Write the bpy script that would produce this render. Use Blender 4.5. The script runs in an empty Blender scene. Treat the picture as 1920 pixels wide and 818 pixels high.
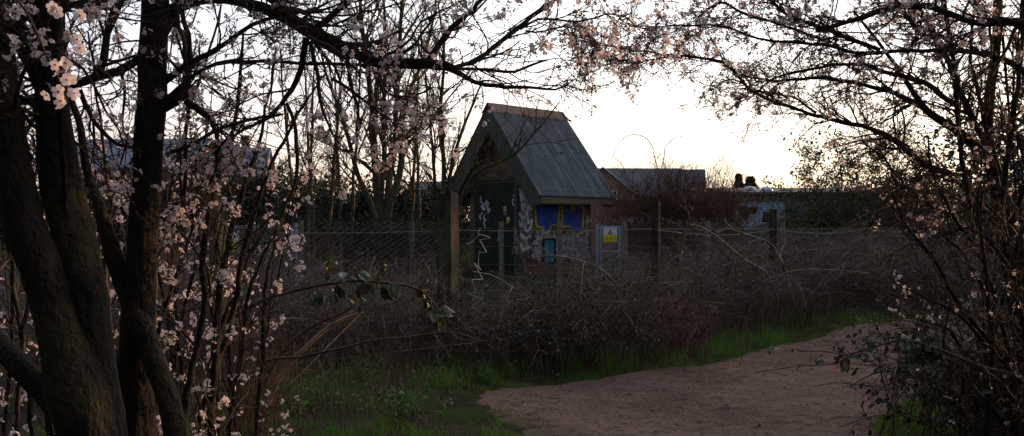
import bpy, math, random
import numpy as np
from mathutils import Vector, Matrix, noise as mnoise
R = math.radians
rng = np.random.default_rng(11)
random.seed(11)
scene = bpy.context.scene
COL = scene.collection

# ------------------------------------------------------------------ camera
F, CX, HY, EYE = 1500.0, 960.0, 420.0, 1.6        # focal length in photo px, centre column, horizon row, eye height
cam_d = bpy.data.cameras.new('camera')
cam_d.sensor_width = 36; cam_d.lens = F / 1920 * 36
cam_d.shift_y = (HY - 409) / 1920
cam_d.clip_start = 0.05; cam_d.clip_end = 3000
cam = bpy.data.objects.new('camera', cam_d); COL.objects.link(cam)
cam.location = (0, 0, EYE); cam.rotation_euler = (R(90), 0, 0)
scene.camera = cam

# ------------------------------------------------------------------ sky and sun
SUN_AZ, SUN_EL = 58.0, 7.0                         # degrees right of the view direction, above the horizon
world = bpy.data.worlds.new('World'); scene.world = world
world.use_nodes = True
nt = world.node_tree; nt.nodes.clear()
sky = nt.nodes.new('ShaderNodeTexSky'); sky.sky_type = 'NISHITA'
sky.sun_disc = False; sky.sun_elevation = R(SUN_EL); sky.sun_rotation = R(SUN_AZ)
sky.air_density = 1.0; sky.dust_density = 2.2; sky.ozone_density = 1.6; sky.altitude = 40
bg = nt.nodes.new('ShaderNodeBackground'); bg.inputs['Strength'].default_value = 0.05
wo = nt.nodes.new('ShaderNodeOutputWorld')
nt.links.new(sky.outputs[0], bg.inputs[0])
# thin bright high cloud: strongest round the low sun, fading to a lavender grey away from it
def wn(kind, **kw):
    n = nt.nodes.new(kind)
    for k, v in kw.items(): setattr(n, k, v)
    return n
tc = wn('ShaderNodeTexCoord')
GLOW_AZ, GLOW_EL = 30.0, 13.0
gd = (math.sin(R(GLOW_AZ)) * math.cos(R(GLOW_EL)), math.cos(R(GLOW_AZ)) * math.cos(R(GLOW_EL)), math.sin(R(GLOW_EL)))
dot = wn('ShaderNodeVectorMath', operation='DOT_PRODUCT'); dot.inputs[1].default_value = gd
nrm = wn('ShaderNodeVectorMath', operation='NORMALIZE'); nt.links.new(tc.outputs['Generated'], nrm.inputs[0]); nt.links.new(nrm.outputs[0], dot.inputs[0])
crw = wn('ShaderNodeValToRGB'); cr_ = crw.color_ramp
cr_.elements[0].position = 0.0; cr_.elements[0].color = (.15, .15, .165, 1)
for pos, col in ((.42, (.185, .195, .235)), (.60, (.25, .26, .35)), (.70, (.70, .68, .82)), (.82, (1.12, 1.08, 1.13)), (.92, (1.5, 1.45, 1.43))):
    e_ = cr_.elements.new(pos); e_.color = (*col, 1)
cr_.elements[-1].position = 1.0; cr_.elements[-1].color = (1.75, 1.68, 1.62, 1)
mr = wn('ShaderNodeMapRange'); mr.inputs[1].default_value = -1; mr.inputs[2].default_value = 1; nt.links.new(dot.outputs['Value'], mr.inputs[0]); nt.links.new(mr.outputs[0], crw.inputs[0])
# warmer towards the horizon
sep = wn('ShaderNodeSeparateXYZ'); nt.links.new(nrm.outputs[0], sep.inputs[0])
hz = wn('ShaderNodeValToRGB'); hz.color_ramp.elements[0].position = 0.0; hz.color_ramp.elements[0].color = (1.0, .74, .50, 1)
hz.color_ramp.elements[1].position = .22; hz.color_ramp.elements[1].color = (1, 1, 1, 1)
e_ = hz.color_ramp.elements.new(.09); e_.color = (1.0, .88, .74, 1); nt.links.new(sep.outputs[2], hz.inputs[0])
cn = wn('ShaderNodeTexNoise'); cn.inputs['Scale'].default_value = 2.2; cn.inputs['Detail'].default_value = 5
cm = wn('ShaderNodeMapping'); cm.inputs['Scale'].default_value = (1, 1, 3.5); nt.links.new(nrm.outputs[0], cm.inputs[0]); nt.links.new(cm.outputs[0], cn.inputs['Vector'])
cmr = wn('ShaderNodeMapRange'); cmr.inputs[1].default_value = .3; cmr.inputs[2].default_value = .7; cmr.inputs[3].default_value = .85; cmr.inputs[4].default_value = 1.12; nt.links.new(cn.outputs[0], cmr.inputs[0])
mu = wn('ShaderNodeMix', data_type='RGBA', blend_type='MULTIPLY'); mu.inputs[0].default_value = 1; nt.links.new(crw.outputs[0], mu.inputs[6]); nt.links.new(hz.outputs[0], mu.inputs[7])
mv = wn('ShaderNodeVectorMath', operation='SCALE'); nt.links.new(mu.outputs[2], mv.inputs[0]); nt.links.new(cmr.outputs[0], mv.inputs[3])
bg2 = wn('ShaderNodeBackground'); bg2.inputs['Strength'].default_value = 0.8; nt.links.new(mv.outputs[0], bg2.inputs[0])
ad_ = wn('ShaderNodeAddShader'); nt.links.new(bg.outputs[0], ad_.inputs[0]); nt.links.new(bg2.outputs[0], ad_.inputs[1]); nt.links.new(ad_.outputs[0], wo.inputs[0])
sun_d = bpy.data.lights.new('sun', 'SUN'); sun_d.energy = 4.5; sun_d.angle = R(0.6); sun_d.color = (1.0, 0.56, 0.29)
sun = bpy.data.objects.new('sun', sun_d); COL.objects.link(sun)
sdir = Vector((math.sin(R(SUN_AZ)) * math.cos(R(SUN_EL)), math.cos(R(SUN_AZ)) * math.cos(R(SUN_EL)), math.sin(R(SUN_EL))))
sun.rotation_euler = sdir.to_track_quat('Z', 'Y').to_euler()
sun.location = (20, 15, 12)
vs = scene.view_settings
vs.view_transform = 'Standard'; vs.look = 'None'; vs.exposure = 0.28; vs.gamma = 1; vs.use_curve_mapping = False
cy = scene.cycles
cy.use_denoising = True
cy.max_bounces = 6; cy.diffuse_bounces = 3; cy.glossy_bounces = 2; cy.transmission_bounces = 3; cy.transparent_max_bounces = 4
cy.sample_clamp_indirect = 4

# ------------------------------------------------------------------ materials
def mat(name, c1, c2=None, scale=6.0, rough=0.85, bump=0.0, bscale=None, spec=0.25, stretch=(1, 1, 1), c3=None, s3=1.5, detail=6, transl=0.0, metal=0.0, lo=.35, hi=.65):
    m = bpy.data.materials.new(name); m.use_nodes = True
    n = m.node_tree.nodes; l = m.node_tree.links
    p = n['Principled BSDF']; p.inputs['Roughness'].default_value = rough
    p.inputs['Specular IOR Level'].default_value = spec; p.inputs['Metallic'].default_value = metal
    tc = n.new('ShaderNodeTexCoord'); mp = n.new('ShaderNodeMapping'); mp.inputs['Scale'].default_value = stretch
    l.new(tc.outputs['Object'], mp.inputs[0])
    if c2 is None: c2 = tuple(x * 0.6 for x in c1)
    no = n.new('ShaderNodeTexNoise'); no.inputs['Scale'].default_value = scale; no.inputs['Detail'].default_value = detail; no.inputs['Roughness'].default_value = .65
    l.new(mp.outputs[0], no.inputs['Vector'])
    cr = n.new('ShaderNodeValToRGB'); cr.color_ramp.elements[0].position = lo; cr.color_ramp.elements[1].position = hi
    cr.color_ramp.elements[0].color = (*c2, 1); cr.color_ramp.elements[1].color = (*c1, 1)
    l.new(no.outputs[0], cr.inputs[0]); out = cr.outputs[0]
    if c3 is not None:
        n3 = n.new('ShaderNodeTexNoise'); n3.inputs['Scale'].default_value = s3; n3.inputs['Detail'].default_value = 4
        l.new(mp.outputs[0], n3.inputs['Vector'])
        r3 = n.new('ShaderNodeValToRGB'); r3.color_ramp.elements[0].position = .48; r3.color_ramp.elements[1].position = .62
        l.new(n3.outputs[0], r3.inputs[0])
        mx = n.new('ShaderNodeMix'); mx.data_type = 'RGBA'
        l.new(r3.outputs[0], mx.inputs[0]); l.new(out, mx.inputs[6]); mx.inputs[7].default_value = (*c3, 1); out = mx.outputs[2]
    l.new(out, p.inputs['Base Color'])
    if bump:
        nb = n.new('ShaderNodeTexNoise'); nb.inputs['Scale'].default_value = bscale or scale * 3; nb.inputs['Detail'].default_value = 8
        l.new(mp.outputs[0], nb.inputs['Vector'])
        b = n.new('ShaderNodeBump'); b.inputs['Strength'].default_value = min(1, bump); b.inputs['Distance'].default_value = 0.02 * max(1, bump)
        l.new(nb.outputs[0], b.inputs['Height']); l.new(b.outputs[0], p.inputs['Normal'])
    if transl:
        tr = n.new('ShaderNodeBsdfTranslucent'); l.new(out, tr.inputs[0])
        ms = n.new('ShaderNodeMixShader'); ms.inputs[0].default_value = transl
        l.new(p.outputs[0], ms.inputs[1]); l.new(tr.outputs[0], ms.inputs[2]); l.new(ms.outputs[0], n['Material Output'].inputs[0])
    return m

def brick_mat(name, c1, c2, mortar, bw=.225, bh=.075, msz=.012, stain=(.05, .05, .05)):
    m = bpy.data.materials.new(name); m.use_nodes = True
    n = m.node_tree.nodes; l = m.node_tree.links; p = n['Principled BSDF']
    p.inputs['Roughness'].default_value = .9; p.inputs['Specular IOR Level'].default_value = .15
    tc = n.new('ShaderNodeTexCoord'); sp = n.new('ShaderNodeSeparateXYZ'); l.new(tc.outputs['Object'], sp.inputs[0])
    ad = n.new('ShaderNodeMath'); l.new(sp.outputs[0], ad.inputs[0]); l.new(sp.outputs[1], ad.inputs[1])
    cb = n.new('ShaderNodeCombineXYZ'); l.new(ad.outputs[0], cb.inputs[0]); l.new(sp.outputs[2], cb.inputs[1])
    br = n.new('ShaderNodeTexBrick'); l.new(cb.outputs[0], br.inputs[0])
    br.inputs['Color1'].default_value = (*c1, 1); br.inputs['Color2'].default_value = (*c2, 1); br.inputs['Mortar'].default_value = (*mortar, 1)
    br.inputs['Scale'].default_value = 1; br.inputs['Brick Width'].default_value = bw; br.inputs['Row Height'].default_value = bh; br.inputs['Mortar Size'].default_value = msz
    no = n.new('ShaderNodeTexNoise'); no.inputs['Scale'].default_value = 1.6; no.inputs['Detail'].default_value = 6; l.new(tc.outputs['Object'], no.inputs['Vector'])
    r = n.new('ShaderNodeValToRGB'); r.color_ramp.elements[0].position = .45; r.color_ramp.elements[1].position = .7; l.new(no.outputs[0], r.inputs[0])
    mx = n.new('ShaderNodeMix'); mx.data_type = 'RGBA'; l.new(r.outputs[0], mx.inputs[0]); l.new(br.outputs[0], mx.inputs[6]); mx.inputs[7].default_value = (*stain, 1)
    l.new(mx.outputs[2], p.inputs['Base Color'])
    b = n.new('ShaderNodeBump'); b.inputs['Distance'].default_value = .01; l.new(br.outputs['Fac'], b.inputs['Height']); b.invert = True; l.new(b.outputs[0], p.inputs['Normal'])
    return m

M = {}
M['bark'] = mat('plum_bark', (.018, .013, .0085), (.006, .005, .0035), 14, .9, 1.6, 45, stretch=(1, 1, .6), c3=(.034, .028, .013), s3=5)
M['twig'] = mat('plum_twig', (.045, .03, .024), (.02, .013, .011), 30, .75)
M['twig_r'] = mat('thorn_twig', (.05, .032, .026), (.024, .015, .012), 20, .75)
M['greytwig'] = mat('dead_cane', (.29, .25, .215), (.05, .038, .03), 5, .7, c3=(.08, .045, .038), s3=3)
M['brownwood'] = mat('brown_stem', (.16, .085, .06), (.06, .035, .028), 5, .8)
M['darkcane'] = mat('dark_cane', (.115, .085, .066), (.034, .024, .018), 6, .8)
M['treebark'] = mat('tree_bark', (.10, .08, .055), (.045, .035, .028), 9, .9, .6, 30, stretch=(1, 1, .4), c3=(.08, .085, .04), s3=2)
M['petal'] = mat('petal', (.84, .74, .74), (.70, .57, .58), 60, .6, transl=.45)
M['petal_near'] = mat('petal_pale', (.82, .74, .74), (.7, .58, .6), 90, .6, transl=.4)
M['calyx'] = mat('calyx', (.16, .05, .035), (.08, .03, .02), 60, .7)
M['budleaf'] = mat('opening_bud', (.16, .08, .04), (.10, .09, .03), 20, .7, transl=.3)
M['bleaf'] = mat('bramble_leaf', (.05, .085, .03), (.025, .045, .02), 9, .45, .3, 60, spec=.5, c3=(.12, .075, .03), s3=6, transl=.15)
M['evleaf'] = mat('evergreen_leaf', (.055, .07, .028), (.028, .04, .016), 4, .6, c3=(.10, .085, .03), s3=1.2, transl=.2)
M['ivy'] = mat('ivy_leaf', (.03, .045, .02), (.015, .025, .012), 4, .5, transl=.1)
M['grass'] = mat('grass_blade', (.12, .26, .035), (.05, .12, .022), 1.3, .6, c3=(.15, .25, .04), s3=.6, transl=.35)
M['darkgrass'] = mat('rank_grass', (.05, .09, .025), (.05, .05, .03), 2, .7, c3=(.10, .09, .05), s3=.9, transl=.2)
M['drygrass'] = mat('dry_grass', (.19, .15, .09), (.09, .065, .04), 3, .8, transl=.2)
M['soil'] = mat('soil', (.05, .042, .028), (.022, .02, .013), 3, 1.0, .8, 18, spec=0.0, c3=(.03, .05, .015), s3=.7)
M['post'] = mat('weathered_post', (.075, .058, .043), (.022, .018, .014), 7, .9, 1.0, 30, stretch=(1, 1, .35), c3=(.10, .10, .05), s3=2.5)
M['conc'] = mat('concrete_post', (.24, .21, .185), (.13, .115, .10), 12, .9, .6, 40)
M['galv'] = mat('galvanised_steel', (.34, .40, .50), (.22, .27, .36), 25, .5, spec=.5, metal=.1)
M['wire'] = mat('fence_wire', (.22, .20, .19), (.10, .07, .05), 12, .5, spec=.5, metal=.3)
M['palewire'] = mat('pale_wire', (.5, .46, .42), (.35, .3, .26), 12, .5, spec=.4)
M['hutbrick'] = brick_mat('hut_brick', (.36, .17, .12), (.26, .115, .085), (.26, .23, .2))
M['housebrick'] = brick_mat('house_brick', (.46, .25, .19), (.38, .2, .155), (.3, .27, .24), stain=(.2, .13, .11))
M['redbrick'] = brick_mat('red_brick', (.48, .20, .16), (.42, .17, .14), (.28, .22, .2), stain=(.25, .10, .085))
M['door'] = mat('green_door', (.035, .045, .035), (.02, .026, .022), 2.5, .7, .3, 20, stretch=(1, 1, .2))
M['barge'] = mat('barge_timber', (.12, .135, .125), (.07, .08, .075), 3, .8, .4, 22, stretch=(1, 1, .5))
M['fascia'] = mat('fascia_timber', (.20, .17, .12), (.11, .095, .07), 5, .8, .4, 22, stretch=(.4, .4, 3))
M['ridge'] = mat('ridge_cap', (.11, .085, .08), (.06, .05, .047), 7, .75)
M['screw'] = mat('roof_screw', (.7, .7, .68), (.6, .6, .6), 5, .4)
M['slate'] = mat('slate_roof', (.13, .14, .17), (.085, .09, .11), 5, .7, stretch=(1, 1, 3))
M['slate_b'] = mat('blue_slate', (.17, .21, .30), (.12, .15, .22), 5, .6, stretch=(1, 1, 3))
M['felt'] = mat('roof_felt', (.14, .11, .09), (.08, .07, .06), 3, .8)
M['render'] = mat('grey_render', (.16, .16, .165), (.09, .09, .095), 1.4, .9)
M['white'] = mat('white_paint', (.75, .76, .78), (.6, .6, .62), 5, .5)
M['signwhite'] = mat('sign_white', (.78, .82, .88), (.7, .74, .8), 6, .5)
M['signyellow'] = mat('sign_yellow', (.78, .72, .03), (.6, .55, .03), 8, .5)
M['black'] = mat('black_paint', (.015, .015, .015), (.01, .01, .01), 5, .6)
M['red'] = mat('red_paint', (.35, .04, .07), (.25, .03, .05), 5, .6)
M['g_blue'] = mat('spray_blue', (.09, .19, .80), (.05, .10, .55), 4, .7)
M['g_yel'] = mat('spray_yellow', (.85, .82, .04), (.55, .5, .03), 4, .7)
M['g_wht'] = mat('spray_white', (.78, .82, .9), (.36, .39, .47), 5, .7, lo=.4, hi=.6)
M['g_teal'] = mat('spray_teal', (.07, .42, .52), (.03, .14, .18), 7, .7)
M['g_sky'] = mat('spray_sky', (.5, .68, .9), (.16, .22, .34), 2, .7)
M['glass'] = mat('window_glass', (.03, .035, .04), (.02, .02, .03), 3, .1, spec=.6)
M['dome'] = mat('skylight_dome', (.8, .85, .92), (.7, .76, .85), 3, .3, spec=.5)
M['litter'] = mat('dead_leaf', (.06, .035, .022), (.03, .018, .014), 5, .8)
M['stone'] = mat('pale_chip', (.45, .42, .40), (.3, .28, .26), 5, .8)

def path_material():
    m = bpy.data.materials.new('trodden_gravel'); m.use_nodes = True
    n = m.node_tree.nodes; l = m.node_tree.links; p = n['Principled BSDF']
    p.inputs['Roughness'].default_value = 1; p.inputs['Specular IOR Level'].default_value = .05
    tc = n.new('ShaderNodeTexCoord')
    def noise(s, d=6, r=.6):
        o = n.new('ShaderNodeTexNoise'); o.inputs['Scale'].default_value = s; o.inputs['Detail'].default_value = d; o.inputs['Roughness'].default_value = r
        l.new(tc.outputs['Object'], o.inputs['Vector']); return o.outputs[0]
    def ramp(src, a, b, ca, cb):
        r = n.new('ShaderNodeValToRGB'); r.color_ramp.elements[0].position = a; r.color_ramp.elements[1].position = b
        r.color_ramp.elements[0].color = (*ca, 1); r.color_ramp.elements[1].color = (*cb, 1); l.new(src, r.inputs[0]); return r.outputs[0]
    def mixc(f, a, b):
        x = n.new('ShaderNodeMix'); x.data_type = 'RGBA'; l.new(f, x.inputs[0]); l.new(a, x.inputs[6]); l.new(b, x.inputs[7]); return x.outputs[2]
    base = ramp(noise(.9, 8, .7), .38, .62, (.115, .072, .055), (.25, .162, .132))
    fine = ramp(noise(26, 8, .75), .42, .6, (.065, .042, .034), (.21, .145, .12))
    k = n.new('ShaderNodeMix'); k.data_type = 'RGBA'; k.inputs[0].default_value = .5; l.new(base, k.inputs[6]); l.new(fine, k.inputs[7])
    v = n.new('ShaderNodeTexVoronoi'); v.inputs['Scale'].default_value = 45; l.new(tc.outputs['Object'], v.inputs['Vector'])
    spk = ramp(v.outputs['Distance'], .05, .16, (1, 1, 1), (0, 0, 0))
    gate = ramp(noise(9, 3), .56, .6, (0, 0, 0), (1, 1, 1))
    mm = n.new('ShaderNodeMath'); mm.operation = 'MULTIPLY'; l.new(spk, mm.inputs[0]); l.new(gate, mm.inputs[1])
    dark = n.new('ShaderNodeRGB'); dark.outputs[0].default_value = (.04, .028, .024, 1)
    c = mixc(mm.outputs[0], k.outputs[2], dark.outputs[0])
    l.new(c, p.inputs['Base Color'])
    b = n.new('ShaderNodeBump'); b.inputs['Strength'].default_value = 1; b.inputs['Distance'].default_value = .035
    l.new(noise(16, 9, .7), b.inputs['Height']); l.new(b.outputs[0], p.inputs['Normal'])
    return m
M['path'] = path_material()

def roof_material():
    m = bpy.data.materials.new('corrugated_sheet'); m.use_nodes = True
    n = m.node_tree.nodes; l = m.node_tree.links; p = n['Principled BSDF']
    p.inputs['Roughness'].default_value = .5; p.inputs['Specular IOR Level'].default_value = .45
    tc = n.new('ShaderNodeTexCoord')
    no = n.new('ShaderNodeTexNoise'); no.inputs['Scale'].default_value = 2.2; no.inputs['Detail'].default_value = 7
    mp = n.new('ShaderNodeMapping'); mp.inputs['Scale'].default_value = (3, .6, .6); l.new(tc.outputs['Object'], mp.inputs[0]); l.new(mp.outputs[0], no.inputs['Vector'])
    r = n.new('ShaderNodeValToRGB'); r.color_ramp.elements[0].position = .3; r.color_ramp.elements[1].position = .7
    r.color_ramp.elements[0].color = (.065, .095, .11, 1); r.color_ramp.elements[1].color = (.19, .24, .265, 1)
    l.new(no.outputs[0], r.inputs[0]); l.new(r.outputs[0], p.inputs['Base Color'])
    return m
M['roof'] = roof_material()

# ------------------------------------------------------------------ object helpers
def tag(o, label=None, cat=None, group=None, kind=None):
    if label: o['label'] = label
    if cat: o['category'] = cat
    if group: o['group'] = group
    if kind: o['kind'] = kind
    return o

def empty(name, loc, rz=0.0):
    o = bpy.data.objects.new(name, None); COL.objects.link(o)
    o.location = loc; o.rotation_euler = (0, 0, rz); o.empty_display_size = .2
    return o

class MB:
    """collects numpy vertex and face blocks and links them as one mesh object"""
    def __init__(s): s.V = []; s.Q = []; s.T = []; s.qm = []; s.tm = []; s.n = 0
    def add(s, V, Q=None, T=None, mi=0):
        V = np.asarray(V, float).reshape(-1, 3)
        if Q is not None and len(Q): Q = np.asarray(Q, int).reshape(-1, 4) + s.n; s.Q.append(Q); s.qm.append(np.full(len(Q), mi))
        if T is not None and len(T): T = np.asarray(T, int).reshape(-1, 3) + s.n; s.T.append(T); s.tm.append(np.full(len(T), mi))
        s.V.append(V); s.n += len(V)
    def tubes(s, P, Rr, sides=4, mi=0, cap=False):
        P = np.asarray(P, float); Rr = np.asarray(Rr, float)
        if P.ndim == 2: P = P[None]; Rr = Rr[None]
        n, k, _ = P.shape
        if n == 0: return
        T = np.gradient(P, axis=1); T /= np.linalg.norm(T, axis=2, keepdims=True) + 1e-9
        ref = np.tile(np.array([0.31, 0.17, 0.93]), (n, k, 1))
        m = T[:, :, 2].mean(1, keepdims=True)
        ref = np.where((np.abs(m) > .75)[:, :, None], np.array([.93, .31, .1]), ref)
        N = np.cross(T, ref); N /= np.linalg.norm(N, axis=2, keepdims=True) + 1e-9
        B = np.cross(T, N)
        a = np.arange(sides) * 2 * math.pi / sides
        ring = N[:, :, None, :] * np.cos(a)[None, None, :, None] + B[:, :, None, :] * np.sin(a)[None, None, :, None]
        V = P[:, :, None, :] + ring * Rr[:, :, None, None]
        idx = np.arange(n * k * sides).reshape(n, k, sides)
        q = np.stack([idx[:, :-1], np.roll(idx, -1, 2)[:, :-1], np.roll(idx, -1, 2)[:, 1:], idx[:, 1:]], -1)
        s.add(V.reshape(-1, 3), q.reshape(-1, 4), mi=mi)
        if cap:
            for e in (0, -1):
                base = s.n - n * k * sides
                ids = idx[:, e, :] + base
                C = P[:, e, :]
                s.V.append(C); c0 = s.n; s.n += n
                tt = []
                for i in range(n):
                    for j in range(sides): tt.append((ids[i, j], ids[i, (j + 1) % sides], c0 + i))
                s.T.append(np.array(tt)); s.tm.append(np.full(len(tt), mi))
    def box(s, c, size, rz=0.0, mi=0):
        x, y, z = [v / 2 for v in size]
        v = np.array([(-x, -y, -z), (x, -y, -z), (x, y, -z), (-x, y, -z), (-x, -y, z), (x, -y, z), (x, y, z), (-x, y, z)])
        if rz:
            cs, sn = math.cos(rz), math.sin(rz); v = np.stack([v[:, 0] * cs - v[:, 1] * sn, v[:, 0] * sn + v[:, 1] * cs, v[:, 2]], 1)
        s.add(v + np.array(c), [(0, 3, 2, 1), (4, 5, 6, 7), (0, 1, 5, 4), (1, 2, 6, 5), (2, 3, 7, 6), (3, 0, 4, 7)], mi=mi)
    def prism(s, poly, d, mi=0):
        """poly: 3D points of a convex or star outline, extruded by vector d"""
        p = np.asarray(poly, float); k = len(p); c = p.mean(0)
        V = np.vstack([p, p + d, [c], [c + d]])
        Q = [(i, (i + 1) % k, k + (i + 1) % k, k + i) for i in range(k)]
        T = [(2 * k, (i + 1) % k, i) for i in range(k)] + [(2 * k + 1, k + i, k + (i + 1) % k) for i in range(k)]
        s.add(V, Q, T, mi=mi)
    def build(s, name, mats, parent=None, smooth=False, loc=None):
        if not isinstance(mats, (list, tuple)): mats = [mats]
        me = bpy.data.meshes.new(name)
        V = np.vstack(s.V) if s.V else np.zeros((0, 3))
        if loc is not None: V = V - np.array(loc)
        Q = np.vstack(s.Q) if s.Q else np.zeros((0, 4), int); T = np.vstack(s.T) if s.T else np.zeros((0, 3), int)
        me.vertices.add(len(V)); me.vertices.foreach_set('co', V.astype(np.float32).ravel())
        li = np.concatenate([Q.ravel(), T.ravel()]).astype(np.int32)
        me.loops.add(len(li)); me.loops.foreach_set('vertex_index', li)
        tot = np.concatenate([np.full(len(Q), 4), np.full(len(T), 3)]).astype(np.int32)
        st = np.concatenate([[0], np.cumsum(tot)[:-1]]).astype(np.int32) if len(tot) else tot
        me.polygons.add(len(tot)); me.polygons.foreach_set('loop_start', st); me.polygons.foreach_set('loop_total', tot)
        mi = np.concatenate(([np.concatenate(s.qm)] if s.qm else []) + ([np.concatenate(s.tm)] if s.tm else [])).astype(np.int32)
        me.polygons.foreach_set('material_index', mi)
        me.polygons.foreach_set('use_smooth', np.full(len(tot), smooth))
        for m in mats: me.materials.append(m)
        me.update(calc_edges=True); me.validate()
        o = bpy.data.objects.new(name, me); COL.objects.link(o)
        if parent is not None: o.parent = parent
        if loc is not None: o.location = loc
        return o

def at(px, py, d): return np.array([(px - CX) / F * d, d, EYE + (HY - py) / F * d])
def unit(v): return v / (np.linalg.norm(v, axis=-1, keepdims=True) + 1e-9)

def spline(pts, step=.05):
    """Catmull-Rom through the points (rows may carry a radius in column 4)"""
    P = np.asarray(pts, float); P = np.vstack([2 * P[0] - P[1], P, 2 * P[-1] - P[-2]])
    out = []
    for i in range(1, len(P) - 2):
        L = np.linalg.norm(P[i + 1, :3] - P[i, :3]); m = max(2, int(L / step))
        t = np.linspace(0, 1, m, endpoint=False)[:, None]
        a, b, c, d = P[i - 1], P[i], P[i + 1], P[i + 2]
        out.append(.5 * ((2 * b) + (-a + c) * t + (2 * a - 5 * b + 4 * c - d) * t ** 2 + (-a + 3 * b - 3 * c + d) * t ** 3))
    out.append(P[-2][None])
    return np.vstack(out)

def limb(px, step=.05, wig=.004):
    """px rows: (photo x, photo y, distance, width in photo px) -> points and radii in metres"""
    rows = [[*at(x, y, d), w * d / F / 2] for x, y, d, w in px]
    C = spline(rows, step)
    P, Rr = C[:, :3], np.maximum(C[:, 3], .0012)
    w = rng.normal(0, wig, P.shape); w[0] = 0
    w = (w + np.roll(w, 1, 0) + np.roll(w, -1, 0)) / 2
    return P + w, Rr

def resample(P, Rr, k):
    t = np.linspace(0, len(P) - 1, k); i = np.minimum(t.astype(int), len(P) - 2); f = (t - i)[:, None]
    return P[i] * (1 - f) + P[i + 1] * f, Rr[i] * (1 - f[:, 0]) + Rr[i + 1] * f[:, 0]

def kids(P, Rr, m, ln, spread=1.0, k=6, grav=0.0, rr=.6, wig=.25, tmin=.15, tmax=1.0, up=0.0, rmin=.0012, taper=.35):
    """m side shoots from each parent curve; returns P [n*m,k,3] and R [n*m,k]"""
    n, kk, _ = P.shape
    N = n * m
    pi = np.repeat(np.arange(n), m)
    t = rng.uniform(tmin, tmax, N) * (kk - 1); i = np.minimum(t.astype(int), kk - 2); f = (t - i)[:, None]
    p0 = P[pi, i] * (1 - f) + P[pi, i + 1] * f
    r0 = (Rr[pi, i] * (1 - f[:, 0]) + Rr[pi, i + 1] * f[:, 0])
    T = unit(P[pi, i + 1] - P[pi, i])
    d = unit(T + spread * unit(rng.normal(0, 1, (N, 3))) + np.array([0, 0, up]))
    L = rng.uniform(*ln, N) * (1.15 - .5 * t / (kk - 1))
    seg = (L / (k - 1))[:, None]
    out = np.zeros((N, k, 3)); out[:, 0] = p0
    for j in range(1, k):
        d = unit(d + rng.normal(0, wig, (N, 3)) + np.array([0, 0, -grav]))
        out[:, j] = out[:, j - 1] + d * seg
    r = np.maximum(np.minimum(r0 * rr, L * .03), rmin)
    RR = r[:, None] * np.linspace(1, taper, k)[None]
    return out, np.maximum(RR, rmin * .7)

def sample_on(P, n, tmin=.2):
    m, k, _ = P.shape
    a = rng.integers(0, m, n); t = rng.uniform(tmin, 1, n) * (k - 1); i = np.minimum(t.astype(int), k - 2); f = (t - i)[:, None]
    return P[a, i] * (1 - f) + P[a, i + 1] * f, unit(P[a, i + 1] - P[a, i])

def frames(d):
    ref = unit(rng.normal(0, 1, d.shape)); a = unit(np.cross(d, ref)); b = np.cross(d, a); return a, b

def flowers(mb, C, D, size, mi=0, mc=1, fine=False):
    """five cupped petals round each centre C facing D, plus a dark calyx"""
    n = len(C); a, b = frames(D); size = np.broadcast_to(size, (n,)); s = size[:, None]
    cup = rng.uniform(.15, .8, n)[:, None]
    for j in range(5):
        th = 2 * math.pi * j / 5 + rng.uniform(-.15, .15, n)[:, None]
        u = a * np.cos(th) + b * np.sin(th); w = -a * np.sin(th) + b * np.cos(th)
        base = C + u * s * .04
        if fine:
            pts = [base, C + u * s * .26 + w * s * .21 + D * s * cup * .16, C + u * s * .44 + w * s * .13 + D * s * cup * .32,
                   C + u * s * .47 + D * s * cup * .30, C + u * s * .44 - w * s * .13 + D * s * cup * .32, C + u * s * .26 - w * s * .21 + D * s * cup * .16, C + u * s * .28 + D * s * cup * .10]
            V = np.stack(pts, 1); ix = np.arange(n)[:, None] * 7
            Q = np.concatenate([ix + np.array([[0, 1, 2, 6]]), ix + np.array([[6, 2, 3, 4]]), ix + np.array([[0, 6, 4, 5]])])
        else:
            pts = [base, C + u * s * .30 + w * s * .22 + D * s * cup * .15, C + u * s * .50 + D * s * cup * .34, C + u * s * .30 - w * s * .22 + D * s * cup * .15]
            V = np.stack(pts, 1); ix = np.arange(n)[:, None] * 4
            Q = ix + np.array([[0, 1, 2, 3]])
        mb.add(V.reshape(-1, 3), Q, mi=mi)
    # calyx: a small three-sided cone behind the petals and a stamen tuft in front
    pts = [C - D * s * .22] + [C + (a * math.cos(q) + b * math.sin(q)) * s * .09 + D * s * .03 for q in (0, 2.1, 4.2)] + [C + D * s * .16]
    V = np.stack(pts, 1); ix = np.arange(n)[:, None] * 5
    T = np.concatenate([ix + np.array([[0, p, q]]) for p, q in ((1, 2), (2, 3), (3, 1))] + [ix + np.array([[4, p, q]]) for p, q in ((1, 2), (2, 3), (3, 1))])
    mb.add(V.reshape(-1, 3), T=T, mi=mc)

def blossom_clusters(mb, P, n, per=(2, 6), size=(.018, .026), rad=.022, tmin=.2, fine=False):
    c, t = sample_on(P, n, tmin)
    qx = CX + c[:, 0] / c[:, 1] * F; qy = HY - (c[:, 2] - EYE) / c[:, 1] * F; ok = ~((np.abs(qx - 425) < 34) & (np.abs(qy - 450) < 30)); c = c[ok]; n = len(c)
    k = rng.integers(per[0], per[1], n); C = np.repeat(c, k, 0)
    o = unit(rng.normal(0, 1, C.shape) + np.array([0, 0, .15])); C = C + o * rng.uniform(.4, 1.1, (len(C), 1)) * rad
    flowers(mb, C, unit(o + rng.normal(0, .35, o.shape)), rng.uniform(*size, len(C)), fine=fine)

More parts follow.
